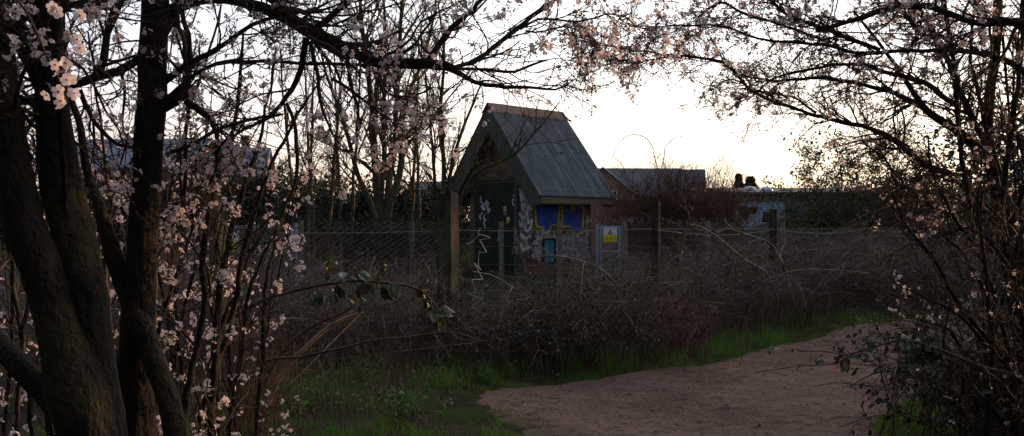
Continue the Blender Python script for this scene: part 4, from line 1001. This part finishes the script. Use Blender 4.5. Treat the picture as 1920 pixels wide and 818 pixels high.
single_cane('bramble_cane', 'long thin dark cane arching low above the grass', [(470, 690, 5, 4), (520, 672, 5, 5), (580, 668, 5, 5), (650, 650, 5, 5), (700, 640, 5, 4), (790, 628, 5, 4), (850, 625, 5, 3), (905, 640, 5, 2.5)], M['darkcane'], 'cane', kidn=9, kidl=(.1, .3))
single_cane('broken_branch', 'pale orange lit broken branch curving up from the lower left', [(505, 760, 5.2, 5), (520, 718, 5.2, 6), (545, 680, 5.2, 6), (575, 650, 5.2, 7), (605, 622, 5.2, 8), (640, 600, 5.2, 7), (681, 585, 5.2, 4)], M['pale_stem'], 'branch')
single_cane('broken_branch', 'reddish branch curving beside the pale broken one', [(480, 750, 5.6, 5), (505, 700, 5.6, 6), (540, 650, 5.6, 6), (590, 610, 5.6, 6), (640, 588, 5.6, 5), (668, 570, 5.6, 3)], mat('red_branch', (.15, .06, .04), (.07, .03, .025), 12), 'branch')
for lb, pts in (('thick grey cane arching leftwards over the right hedge', [(1490, 580, 12, 5), (1478, 530, 12, 6), (1460, 480, 12, 6), (1440, 455, 12, 5), (1400, 440, 12, 4), (1365, 430, 12, 4), (1340, 440, 12, 3)]),
                ('grey cane slanting up to the left across the right hedge', [(1450, 560, 11.8, 4), (1440, 515, 11.8, 4), (1400, 490, 11.8, 5), (1370, 465, 11.8, 4), (1330, 435, 11.8, 4), (1295, 420, 11.8, 3)]),
                ('pale forked dead stem beside the second post', [(1262, 540, 10.8, 5), (1275, 490, 10.8, 5), (1280, 450, 10.8, 4), (1292, 420, 10.8, 4), (1290, 395, 10.8, 3)]),
                ('thin pale arched cane in front of the hut', [(1180, 560, 10.5, 3.5), (1130, 508, 10.5, 3.5), (1090, 490, 10.5, 3), (1040, 480, 10.5, 3), (1000, 484, 10.5, 2)])):
    single_cane('hedge_cane', lb, pts, M['greytwig'], 'cane', kidn=8, kidl=(.15, .5))

# leafy weeds in the bottom-left grass
for px, py, s, lb in ((610, 735, .22, 'leafy green nettle in the grass below the leafy bramble'), (765, 780, .2, 'broad low dock plant in the grass at the bottom'), (690, 720, .25, 'leafy green nettle in the middle of the grass'), (560, 770, .2, 'small leafy weed beside the broken branch'), (830, 690, .25, 'leafy weed at the foot of the thick post')):
    d = EYE * F / (py - HY); x = at(px, 0, d)[0]; t = empty('weed', (x, d, gz(x, d))); tag(t, lb, 'plant')
    n = 26; P = np.zeros((n, 4, 3)); b = rng.normal(0, s * .45, (n, 2)); P[:, :, 0] = b[:, :1] + rng.normal(0, .02, (n, 1)) * np.arange(4); P[:, :, 1] = b[:, 1:]; P[:, :, 2] = (s * rng.uniform(.4, 1.3, n))[:, None] * np.linspace(0, 1, 4)
    mb = MB(); mb.tubes(P, np.full((n, 4), .0015), 3); mb.build('stems', M['grass'], t)
    mb = MB(); c, tt = sample_on(P, 260, .15); l = rng.uniform(.02, .05, 260); leaves(mb, c, unit(np.c_[rng.normal(0, 1, (260, 2)), rng.normal(0, .3, 260)]), unit(rng.normal(0, .3, (260, 3)) + np.array([0, 0, 1])), l, l * .55); mb.build('leaves', M['grass'], t)

# ------------------------------------------------------------------ near left plum trees
def plum(name,  label, trunks, limbs, base, nclus=500, dens=(9, 5, 3), lens=((.18, .75), (.08, .3), (.03, .09)), bud=2500, size=(.018, .026), fine=False, up=0.0, cat='tree', rm=(.0022, .0016, .0012), zsel=None, limb_name='limb', per=(2, 6), group=None, nmin=1):
    t = empty(name, tuple(base)); tag(t, label, cat, group)
    cur = []; wts = []
    for px in trunks:
        P, Rr = limb(px, .035, .0015); Rr = Rr * .9; mb = MB(); trunk_mesh(mb, P, Rr); o = mb.build('trunk', M['bark'], t, smooth=True); rel(o, base)
    for px in limbs:
        P, Rr = limb(px, .03, .0035); mb = MB(); trunk_mesh(mb, P, Rr, 9 if Rr.max() > .006 else 6, .14); o = mb.build(limb_name, M['bark'] if Rr.max() > .012 else M['twig'], t, smooth=True); rel(o, base)
        cur.append(resample(P, Rr, 26)); wts.append(np.linalg.norm(P[-1] - P[0]))
    P = np.stack([c[0] for c in cur]); Rr = np.stack([c[1] for c in cur])
    w = np.array(wts); rep = np.maximum(1, np.round(w / w.mean() * nmin)).astype(int); P, Rr = np.repeat(P, rep, 0), np.repeat(Rr, rep, 0)
    mb = MB(); K1, R1 = kids(P, Rr, dens[0], lens[0], spread=.95, k=8, rr=.45, rmin=rm[0], wig=.2, up=up, tmin=.12); mb.tubes(K1, R1, 5)
    K2, R2 = kids(K1, R1, dens[1], lens[1], spread=.95, k=5, rmin=rm[1], wig=.22, up=up); mb.tubes(K2, R2, 4)
    K3, R3 = kids(K2, R2, dens[2], lens[2], spread=1.1, k=3, rmin=rm[2], up=up); mb.tubes(K3, R3, 3)
    o = mb.build('twigs', M['twig'], t, smooth=True); o['kind'] = 'stuff'; rel(o, base)
    mb = MB()
    # flowering is patchy: keep the shoots where a slow noise is high
    sel = np.array([mnoise.noise(Vector(tuple(q[0] * 2.2))) for q in K2]) + (0 if zsel is None else np.where(K2[:, 0, 2] > zsel, 0, -3)); K2s = K2[np.argsort(-sel)[:max(4, int(len(K2) * .55))]]
    blossom_clusters(mb, K2s, int(nclus * .8), per, size, fine=fine); blossom_clusters(mb, K1, int(nclus * .2), per, size, fine=fine)
    buds(mb, np.concatenate([K2[:, [0, 2, 4]], K3]), bud, .008, mi=2)
    o = mb.build('blossom', [M['petal'], M['calyx'], M['budleaf']], t); o['kind'] = 'stuff'; rel(o, base)
    return K1, K2
d = 2.4
TREE_A = at(165, 1300, 2.45); TREE_A[2] = 0
T1 = [(175, 1450, d, 240), (180, 1000, d, 140), (166, 820, d, 118), (142, 720, d, 122), (112, 610, d, 90), (78, 500, d, 82), (40, 405, d, 76), (20, 290, d, 66), (5, 150, d, 55), (-15, -20, d, 46), (-30, -200, d, 40)]
T2 = [(190, 1450, d + .05, 200), (188, 1000, d + .05, 130), (192, 818, d + .05, 100), (178, 690, d + .05, 86), (160, 560, d + .05, 80), (136, 430, d + .08, 86), (112, 330, d + .1, 78), (100, 220, d + .1, 64), (92, 110, d + .1, 58), (87, 0, d + .1, 56), (80, -200, d, 46)]
T5 = [(150, 800, 2.4, 60), (95, 745, 2.45, 52), (40, 690, 2.5, 46), (-5, 640, 2.6, 42), (-60, 570, 2.7, 38)]
LA = [
    [(110, 300, 2.5, 22), (75, 178, 2.5, 16), (30, 60, 2.4, 14), (60, -10, 2.4, 12)],
    [(95, 230, 2.55, 24), (60, 190, 2.6, 18), (25, 195, 2.7, 14), (-20, 215, 2.8, 10)],
    [(60, 300, 2.5, 12), (30, 240, 2.45, 9), (40, 150, 2.3, 7), (90, 40, 2.2, 5), (120, -20, 2.2, 4)],
    [(-20, 60, 2.3, 20), (20, 50, 2.35, 20), (60, 20, 2.4, 18), (90, -20, 2.4, 16)],
    [(90, 60, 2.45, 16), (118, 20, 2.4, 12), (160, 5, 2.4, 9), (225, -12, 2.4, 7)],
    [(60, 110, 2.5, 14), (45, 70, 2.6, 11), (30, 30, 2.7, 9), (50, -15, 2.8, 8)],
    [(-10, 330, 2.7, 10), (30, 300, 2.8, 8), (60, 220, 2.9, 6), (110, 120, 3.0, 5), (150, 20, 3.1, 4)],
    [(-10, 520, 2.9, 8), (20, 470, 3, 7), (40, 400, 3, 6), (70, 330, 3.1, 5), (60, 250, 3.1, 4)],
]
plum('plum_tree', 'thick twin trunked dark plum tree at the left edge', [T1, T2, T5], LA, TREE_A, nclus=330, dens=(10, 5, 3), lens=((.15, .6), (.06, .25), (.02, .07)))
e = 2.75
TREE_B = at(255, 1200, e); TREE_B[2] = 0
T3 = [(262, 1450, e, 130), (256, 1000, e, 100), (252, 818, e, 86), (252, 700, e, 74), (258, 600, e, 66), (264, 500, e, 60), (269, 409, e, 58), (277, 300, e, 57), (284, 150, e, 58), (291, 0, e, 52), (296, -200, e, 46)]
T4 = [(350, 1300, e - .1, 70), (338, 900, e - .1, 52), (328, 800, e - .1, 46), (304, 715, e - .1, 46), (272, 630, e - .05, 44), (238, 545, e, 42), (212, 475, e, 36), (192, 400, e, 26), (165, 330, e + .1, 18), (150, 240, e + .1, 14), (118, 120, e + .2, 11), (120, -20, e + .2, 8)]
c = 2.8
LB = [
    [(300, 60, e, 30), (322, 22, c, 26), (350, 8, c, 22), (400, -2, c, 20), (445, 0, c, 20), (490, 18, c, 22), (545, 38, c, 24), (590, 62, c, 24), (640, 88, c, 21), (690, 109, c, 19), (740, 121, c, 20), (800, 119, c, 19), (850, 132, c, 12), (890, 157, c, 9), (930, 163, c, 8), (985, 166, c, 6), (1040, 170, c, 4), (1075, 150, c, 2.5)],
    [(450, -30, c, 18), (500, -5, c, 18), (545, 30, c, 18)],
    [(800, 122, c, 13), (812, 100, c, 11), (832, 70, c, 10), (862, 40, c, 9), (890, 20, c, 8), (900, 5, c, 8), (930, -20, c, 7)],
    [(845, 128, c, 9), (880, 115, c, 8), (925, 92, c, 8), (960, 66, c, 9), (985, 45, c, 8), (1015, 20, c, 7), (1045, -5, c, 6)],
    [(860, 130, c, 6), (915, 132, c, 6), (965, 134, c, 5), (1000, 122, c, 5), (1028, 112, c, 3)],
    [(975, 55, c, 5), (1010, 40, c - .05, 4.5), (1050, 38, c - .1, 4), (1100, 36, c - .1, 3.5), (1150, 28, c - .1, 3), (1180, 35, c - .1, 2)],
    [(985, 60, c, 4), (1020, 60, c, 3.5), (1060, 50, c, 3), (1105, 70, c, 2.5)],
    [(575, 62, c, 12), (610, 40, c, 11), (635, 15, c, 10), (665, -10, c, 8)],
    [(575, 72, c, 13), (566, 120, c, 11), (548, 168, c, 10), (528, 198, c, 9), (490, 228, c, 7), (440, 255, c, 5), (400, 290, c, 4)],
    [(535, 195, c, 7), (550, 232, c, 7), (556, 270, c, 7), (557, 320, c, 7), (548, 360, c, 6), (520, 395, c, 5), (480, 430, c, 4), (430, 470, c, 3)],
    [(582, 78, c, 8), (592, 125, c, 7), (602, 185, c, 6), (615, 230, c, 5), (632, 262, c, 4), (665, 296, c, 3), (690, 310, c, 2)],
    [(440, 118, c, 6), (500, 117, c, 6), (560, 118, c, 6), (625, 121, c, 6), (680, 121, c, 6), (700, 135, c, 4), (735, 145, c, 3)],
    [(590, 72, c, 10), (620, 95, c, 9), (650, 108, c, 8), (690, 100, c, 7), (720, 105, c, 6)],
    [(625, 150, c, 6), (660, 170, c, 6), (695, 195, c, 5), (720, 220, c, 4), (737, 233, c, 3)],
    [(708, 128, c, 6), (718, 155, c, 5), (732, 178, c, 5), (770, 180, c, 4), (810, 165, c, 3)],
    [(700, 112, c, 5), (740, 95, c, 5), (775, 70, c, 4), (790, 45, c, 3.5), (840, 15, c, 3), (880, -5, c, 2.5)],
    [(298, 160, e, 16), (345, 125, c, 13), (390, 97, c, 11), (430, 76, c, 9), (475, 46, c, 8), (525, 28, c, 7), (560, 22, c, 6)],
    [(292, 210, e, 20), (320, 180, e, 15), (352, 150, c, 9), (385, 128, c, 8), (430, 117, c, 7), (480, 118, c, 6)],
    [(265, 112, e, 16), (220, 132, e, 17), (175, 147, e, 18), (125, 162, e, 17), (75, 180, e, 15), (25, 198, e, 12), (-20, 210, e, 10)],
    [(172, 152, e, 16), (188, 128, e, 16), (196, 90, e, 14), (206, 42, e, 13), (228, 0, e, 12), (245, -40, e, 10)],
    [(150, 172, e, 10), (170, 215, e, 9), (190, 245, e, 8), (220, 270, e, 7), (265, 276, e, 5)],
    [(305, 200, e, 22), (345, 175, e, 18), (355, 130, e + .1, 12), (350, 60, e + .1, 9), (335, -10, e + .1, 8)],
    [(350, 190, e, 14), (380, 215, e, 12), (400, 232, e + .1, 9), (405, 300, e + .1, 7), (395, 350, e + .2, 5)],
    [(330, 0, e, 8), (345, 100, e, 7), (355, 200, e + .05, 7), (350, 300, e + .1, 7), (340, 420, e + .2, 6)],
    [(320, 285, e, 8), (360, 270, e, 7), (420, 240, e, 7), (470, 225, e, 6), (530, 215, e, 4)],
]
plum('plum_tree', 'straight dark plum trunk with the long limb reaching over the hut', [T3, T4], LB, TREE_B, nclus=640, per=(3, 7), size=(.016, .022), dens=(8, 5, 3), lens=((.1, .42), (.05, .2), (.02, .06)), bud=4500)

# suckers and young stems of the thicket
def sucker(pts, label, n=90, dens=(9, 5, 2), name='plum_sapling', group=None, lens=((.15, .55), (.06, .25), (.02, .06)), bud=350):
    base = np.array(at(*pts[0][:3])); base[2] = 0
    plum(name, label, [], [[(pts[0][0], HY + EYE * F / pts[0][2], pts[0][2], pts[0][3] * 1.1)] + pts], base, nclus=n, dens=dens, lens=lens, bud=bud, cat='sapling', limb_name='stem', group=group, up=.15)
G_ = 'young plum stems in the left thicket'
sucker([(395, 818, 3.1, 14), (402, 700, 3.1, 14), (408, 580, 3.1, 13), (424, 480, 3.1, 12), (440, 409, 3.1, 11), (462, 340, 3.1, 9), (488, 262, 3.1, 7), (500, 190, 3.1, 5), (520, 90, 3.1, 4)], 'tall plum sapling passing just right of the warning sign', 60)
sucker([(345, 818, 3.0, 14), (358, 700, 3, 13), (384, 570, 3, 12), (380, 480, 3, 12), (392, 400, 3, 11), (412, 325, 3, 9), (432, 255, 3, 8), (448, 170, 3, 6), (455, 60, 3, 4)], 'plum sapling with a kink, left of the warning sign', 60)
sucker([(372, 818, 3.3, 12), (402, 700, 3.3, 12), (432, 600, 3.3, 11), (452, 500, 3.3, 10), (474, 409, 3.3, 9), (510, 310, 3.3, 7), (560, 215, 3.3, 5), (610, 140, 3.3, 3)], 'plum sapling leaning far right towards the bare trees', 70)
sucker([(292, 818, 3.2, 10), (286, 650, 3.2, 10), (292, 500, 3.2, 9), (312, 409, 3.2, 8), (332, 300, 3.2, 7), (360, 190, 3.2, 6), (400, 70, 3.2, 4), (420, -30, 3.2, 3)], 'plum sapling just right of the straight trunk', 90)
for i, (x0_, x1_, x2_, dd) in enumerate(((430, 470, 560, 4.4), (410, 390, 330, 3.9), (350, 330, 300, 4.2), (320, 350, 420, 4.6), (215, 205, 165, 3.6), (30, 60, 120, 3.4), (60, 20, -30, 3.7), (160, 190, 240, 4.2), (480, 500, 520, 4.8), (380, 440, 520, 5.0), (230, 240, 200, 4.8), (10, 15, 40, 4.4), (330, 300, 220, 5.2), (270, 330, 460, 3.7), (440, 430, 400, 5.2), (90, 110, 60, 5.0))):
    j = [random.uniform(-10, 10) for _ in range(4)]
    top = [330, 260, 300, 380, 60, 120, 90, 250, 360, 400, 300, 200, 330, 220, 420, 260][i]
    pts = [(x0_, 818, dd, 9), (x0_ + (x1_ - x0_) * .5 + j[0], 650, dd, 8.5), (x1_ + j[1], 560 - (480 - top) * .15, dd, 7), (x1_ + (x2_ - x1_) * .4 + j[2], top + (545 - top) * .5, dd, 5.5), (x2_, top, dd, 3)]
    sucker(pts, 'thin blossoming plum stem in the thicket around the left trunks', 46 if dd > 3.5 else 22, group=G_, dens=(10, 5, 2), lens=((.2, .7), (.08, .3), (.02, .07)))
# overlapping near sprig with large flowers
t = empty('blossom_sprig', tuple(at(60, 60, 1.35))); tag(t, 'nearest twig with large pale flowers in front of the left trunk', 'twig')
mb = MB(); fl = MB(); bs = np.array(t.location)
for pts in ([(10, -30, 1.3, 4), (60, 40, 1.3, 4), (90, 110, 1.32, 3.5), (110, 150, 1.33, 3), (125, 190, 1.33, 2)], [(75, -30, 1.4, 4), (95, 10, 1.4, 3), (104, 30, 1.4, 2)], [(90, 110, 1.32, 3), (115, 100, 1.3, 2.5), (150, 130, 1.28, 2)]):
    P, Rr = limb(pts, .02, .001); mb.tubes(P, Rr, 5)
fc = np.array([at(x, y, 1.3 + random.uniform(-.03, .03)) for x, y in ((104, 122), (108, 138), (122, 118), (127, 128), (125, 150), (132, 150), (110, 172), (140, 175), (115, 190), (116, 198), (88, 178), (98, 14), (106, 22), (150, 30), (145, 75), (150, 90))])
flowers(fl, fc, unit(rng.normal(0, .5, fc.shape) + np.array([0, -1.0, -.1])), rng.uniform(.02, .025, len(fc)), fine=True)
o = mb.build('twig', M['twig'], t, smooth=True); rel(o, t.location); o = fl.build('blossom', [M['petal_near'], M['calyx']], t, smooth=True); rel(o, t.location)

# ------------------------------------------------------------------ right thorn tree
BR = np.array([3.9, 5.6, 0.]); q = 5.4
T6 = [(1960, 1000, 5.3, 60), (1945, 800, 5.3, 48), (1930, 640, 5.3, 42), (1912, 500, 5.35, 38), (1892, 409, 5.4, 32), (1866, 325, 5.4, 26), (1852, 250, 5.4, 22), (1856, 175, 5.4, 20), (1866, 110, 5.4, 18), (1870, 40, 5.4, 17), (1872, -60, 5.4, 15)]
T7 = [(1960, 900, 5.1, 34), (1915, 640, 5.1, 28), (1880, 450, 5.1, 24), (1856, 310, 5.1, 22), (1815, 262, 5.1, 18), (1780, 236, 5.1, 16), (1738, 208, 5.1, 14), (1712, 172, 5.1, 11), (1688, 135, 5.1, 9), (1655, 90, 5.1, 7), (1600, 20, 5.1, 5)]
LR = [
    [(1905, 470, q, 16), (1838, 385, q, 13), (1808, 350, q, 12), (1780, 326, q, 12), (1740, 312, q, 11), (1708, 290, q, 11), (1680, 265, q, 10), (1640, 246, q, 9), (1580, 229, q, 8), (1530, 216, q, 7), (1480, 200, q, 7), (1440, 186, q, 6.5), (1410, 168, q, 6), (1385, 145, q, 6), (1362, 120, q, 6), (1310, 108, q, 5), (1255, 104, q, 4), (1210, 96, q, 3), (1160, 92, q, 2.5), (1108, 80, q, 2)],
    [(1262, 105, q, 3.5), (1225, 112, q, 3), (1180, 116, q, 2.5), (1110, 104, q, 1.6)],
    [(1765, 225, 5.2, 12), (1705, 188, 5.2, 10), (1660, 170, 5.2, 9), (1605, 156, 5.2, 8), (1540, 146, 5.2, 7), (1490, 148, 5.2, 5), (1440, 152, 5.2, 4), (1390, 140, 5.2, 3)],
    [(1800, 200, 5, 12), (1765, 178, 5, 10), (1718, 150, 5, 9), (1665, 136, 5, 8), (1620, 123, 5, 7), (1570, 122, 5, 6), (1515, 132, 5, 5), (1450, 148, 5, 3.5), (1400, 190, 5, 2)],
    [(1960, 70, 4.6, 20), (1905, 42, 4.6, 18), (1845, 46, 4.6, 12), (1790, 30, 4.6, 11), (1740, 12, 4.6, 12), (1685, 16, 4.6, 12), (1640, 24, 4.6, 11), (1605, 36, 4.6, 10), (1560, 50, 4.6, 8), (1530, 57, 4.6, 6)],
    [(1960, 150, 4.9, 14), (1915, 130, 4.9, 12), (1868, 105, 4.9, 10), (1790, 96, 4.9, 8), (1690, 96, 4.9, 7), (1620, 100, 4.9, 7), (1540, 84, 4.9, 6), (1440, 76, 4.9, 5), (1340, 48, 4.9, 4), (1270, 48, 4.9, 3), (1205, 55, 4.9, 2)],
    [(1650, 95, 4.8, 8), (1560, 60, 4.8, 7), (1480, 30, 4.8, 6), (1440, -5, 4.8, 6)],
    [(1560, 80, 5, 6), (1480, 52, 5, 5), (1400, 28, 5, 5), (1350, 5, 5, 5), (1310, 34, 5, 3)],
    [(1530, 212, q, 5), (1480, 180, q, 4), (1420, 170, q, 3.5), (1370, 150, q, 3), (1330, 170, q, 2)],
    [(1860, 480, 5, 9), (1820, 380, 5, 9), (1800, 260, 5, 8), (1790, 130, 5, 8), (1770, 0, 5, 7)],
    [(1700, 100, 5.3, 8), (1720, 60, 5.3, 8), (1690, 20, 5.3, 7), (1660, -20, 5.3, 6)],
    [(1880, 380, 4.8, 10), (1895, 250, 4.8, 9), (1915, 100, 4.8, 8), (1920, -20, 4.8, 7)],
    [(1860, 300, 5.3, 12), (1800, 170, 5.3, 11), (1760, 80, 5.3, 9), (1700, -10, 5.3, 8)],
    [(1740, 312, q, 6), (1690, 350, q, 4), (1660, 300, q, 3.5), (1620, 270, q, 2.5)],
    [(1838, 385, q, 6), (1770, 400, q, 5), (1730, 370, q, 4), (1690, 340, q, 3), (1650, 285, q, 2)],
    [(1870, 330, 5.2, 8), (1840, 200, 5.2, 7), (1820, 100, 5.2, 6), (1830, -10, 5.2, 5)],
    [(1900, 420, 5.2, 9), (1930, 300, 5.2, 8), (1925, 180, 5.2, 7), (1900, 60, 5.2, 6)],
]
plum('blossom_thorn_tree', 'many branched blossoming thorn tree arching in from the right', [T6, T7], LR, BR, nclus=1050, zsel=2.75, dens=(26, 6, 3), lens=((.12, .5), (.06, .26), (.02, .08)), bud=30000, size=(.02, .028), rm=(.0028, .0022, .0018), per=(3, 8))
for i, pts in enumerate((
    [(1880, 690, 4.8, 10), (1830, 612, 4.8, 9), (1790, 560, 4.8, 8), (1760, 500, 4.8, 7), (1720, 450, 4.8, 5), (1690, 409, 4.8, 4), (1670, 360, 4.8, 3)],
    [(1900, 720, 4.7, 12), (1880, 612, 4.7, 10), (1862, 550, 4.7, 9), (1838, 480, 4.7, 7), (1790, 409, 4.7, 6), (1750, 330, 4.7, 5), (1740, 260, 4.7, 3)],
    [(1930, 760, 4.6, 12), (1890, 690, 4.6, 10), (1850, 650, 4.6, 8), (1800, 590, 4.6, 6), (1740, 560, 4.6, 4), (1700, 540, 4.6, 3)],
    [(1850, 780, 4.5, 9), (1860, 650, 4.5, 9), (1850, 520, 4.5, 8), (1835, 400, 4.5, 6), (1840, 290, 4.5, 4)],
    [(1940, 780, 4.4, 12), (1925, 640, 4.4, 10), (1900, 500, 4.4, 9), (1930, 380, 4.4, 7), (1910, 250, 4.4, 5)],
    [(1800, 760, 4.9, 8), (1810, 690, 4.9, 7), (1790, 630, 4.9, 6), (1760, 610, 4.9, 4), (1720, 600, 4.9, 3)],
    [(1880, 800, 4.7, 9), (1830, 730, 4.7, 8), (1790, 690, 4.7, 6), (1770, 640, 4.7, 5), (1785, 560, 4.7, 3)],
    [(1900, 800, 5.4, 10), (1880, 700, 5.4, 9), (1850, 560, 5.4, 8), (1800, 470, 5.4, 6), (1740, 430, 5.4, 4), (1700, 440, 5.4, 3)],
    [(1960, 700, 5, 10), (1920, 560, 5, 10), (1870, 470, 5, 8), (1820, 430, 5, 6), (1770, 440, 5, 4)],
    [(1830, 800, 5.2, 9), (1840, 700, 5.2, 9), (1880, 560, 5.2, 8), (1900, 450, 5.2, 6), (1880, 350, 5.2, 4)])):
    sucker(pts, 'thin dark thorn stem rising from the bush at the right edge', 12, name='thorn_stem', group='thorn stems at the right edge', dens=(16, 6, 3), lens=((.15, .55), (.08, .25), (.03, .08)), bud=500)
# leafy bramble hanging over the path on the right
single_cane('leafy_bramble', 'leafy bramble spray hanging over the right edge of the path', [(1900, 700, 4.4, 7), (1850, 690, 4.4, 7), (1780, 662, 4.4, 6), (1720, 642, 4.4, 5), (1680, 638, 4.4, 5), (1640, 648, 4.4, 4), (1600, 662, 4.4, 3), (1575, 675, 4.4, 2)], M['darkcane'], 'bramble', leaf=24, kidn=8, kidl=(.05, .12), lsz=.06)
single_cane('leafy_bramble', 'dense leafy bramble clump under the right thorn stems', [(1880, 780, 4.6, 8), (1830, 730, 4.6, 7), (1790, 690, 4.6, 6), (1750, 665, 4.6, 5), (1715, 655, 4.6, 4)], M['darkcane'], 'bramble', leaf=330, kidn=26, kidl=(.1, .4), lsz=.06)
single_cane('bramble_cane', 'thin leafless cane dipping over the path below the leafy spray', [(1800, 740, 4.5, 5), (1760, 718, 4.5, 4), (1715, 700, 4.5, 4), (1680, 697, 4.5, 3), (1640, 700, 4.5, 3), (1593, 727, 4.5, 2)], M['darkcane'], 'cane', kidn=4, kidl=(.06, .15))
named_bramble('dark leafy bramble bush filling the bottom right corner', 1880, 5.6, 1.2, 1.0, 70, M['darkcane'], 2600, M['ivy'], .045)
named_bramble('dark leafy bramble bush beyond the bottom right corner', 1905, 7.6, 1.3, 1.2, 70, M['darkcane'], 1800, M['ivy'], .05)
named_bramble('dark bramble bush at the bend on the right side of the path', 1960, 10.4, 1.4, 1.5, 60, M['darkcane'], 1200, M['ivy'], .05)

# ------------------------------------------------------------------ unseen bushes added to shade the scene
for x, y, w, h in ((-3.5, -10, 4, 7), (2, -14, 5, 8), (8, -10, 4, 7)):  # added behind the camera to cut the sky light from the back
    shrub('rear_shade_bush', 'unseen bush added behind the viewpoint to block sky light', x, y, w, h, 50, M['treebark'], M['ivy'], 5000, .16, group='added shade bushes behind the viewpoint', dep=w)
for x, y, h in ((12.8, 14.6, 3.4), (15.5, 17.2, 3.8), (18.5, 20.2, 4.2), (21.5, 24.5, 5)):  # added out of view to keep the low sun off the hedge
    shrub('hedge_shade_bush', 'unseen bush added right of the view to shade the hedge', x, y, 2.2, h, 50, M['treebark'], M['ivy'], 7000, .14, group='added shade bushes right of the view', dep=2.2, levels=[dict(m=6, ln=(.4, .9), spread=.8, k=5, up=.3, rmin=.006), dict(m=5, ln=(.2, .6), spread=.9, k=4, rmin=.004)])

for x, y, w, h, lb in ((23.5, 31, 4, 7.5, 'nearer'), (27, 35, 5, 8.5, 'middle'), (30, 41, 6, 9, 'farther')):  # added out of view so the hut and its roof stay in shade
    shrub('hut_shade_bush', 'unseen bush added right of the yard to shade the hut, %s of three' % lb, x + 1, y, w, h, 60, M['treebark'], M['ivy'], 9000, .3, group='added shade bushes right of the yard', dep=w)
named_bramble('ivy and bramble wrapped round the foot of the thick post', 828, 9.7, .7, 1.3, 26, M['darkcane'], 500, M['ivy'], .05, arch=.3)
named_bramble('thin grey stems standing left of the thick post', 770, 9.4, 1.0, 1.45, 26, M['greytwig'], 40, M['bleaf'], .05, arch=.35, name='dead_stems')
named_bramble('thin grey stems standing above the leafy bramble', 650, 8.8, 1.0, 1.4, 34, M['greytwig'], 40, M['bleaf'], .05, arch=.35, name='dead_stems')

shrub('low_scrub', 'dark low scrub at the foot of the tall bare tree', at(725, 0, 20.6)[0], 20.6, 1.8, 1.7, 70, M['darkcane'], M['ivy'], 2500, .07)
shrub('low_scrub', 'dark low scrub just right of the mesh gate', at(605, 0, 21.2)[0], 21.2, 1.9, 1.8, 70, M['darkcane'], M['ivy'], 1500, .07)
shrub('low_scrub', 'dark low scrub between the tall bare tree and the hut', at(805, 0, 22.4)[0], 22.4, 1.6, 1.9, 70, M['darkcane'], M['ivy'], 1800, .07)

for x, y, w, h in ((-2.6, -1.1, 2, 3.6), (-4.2, 1.0, 2, 4), (-1.1, -2.6, 2, 3.4), (-3.6, -3, 3, 5)):  # occluders added near the camera to darken the left trunks
    shrub('rear_shade_bush', 'unseen bush added behind the viewpoint to block sky light', x, y, w, h, 40, M['treebark'], M['ivy'], 7000, .12, group='added shade bushes behind the viewpoint', dep=w, levels=[dict(m=6, ln=(.3, .7), spread=.8, k=5, up=.3, rmin=.004), dict(m=5, ln=(.15, .4), spread=.9, k=4, rmin=.003)])

named_bramble('tangled dark bramble stems crowding the right edge of the view', 1905, 5.0, 1.0, 1.35, 80, M['darkcane'], 1500, M['ivy'], .04)
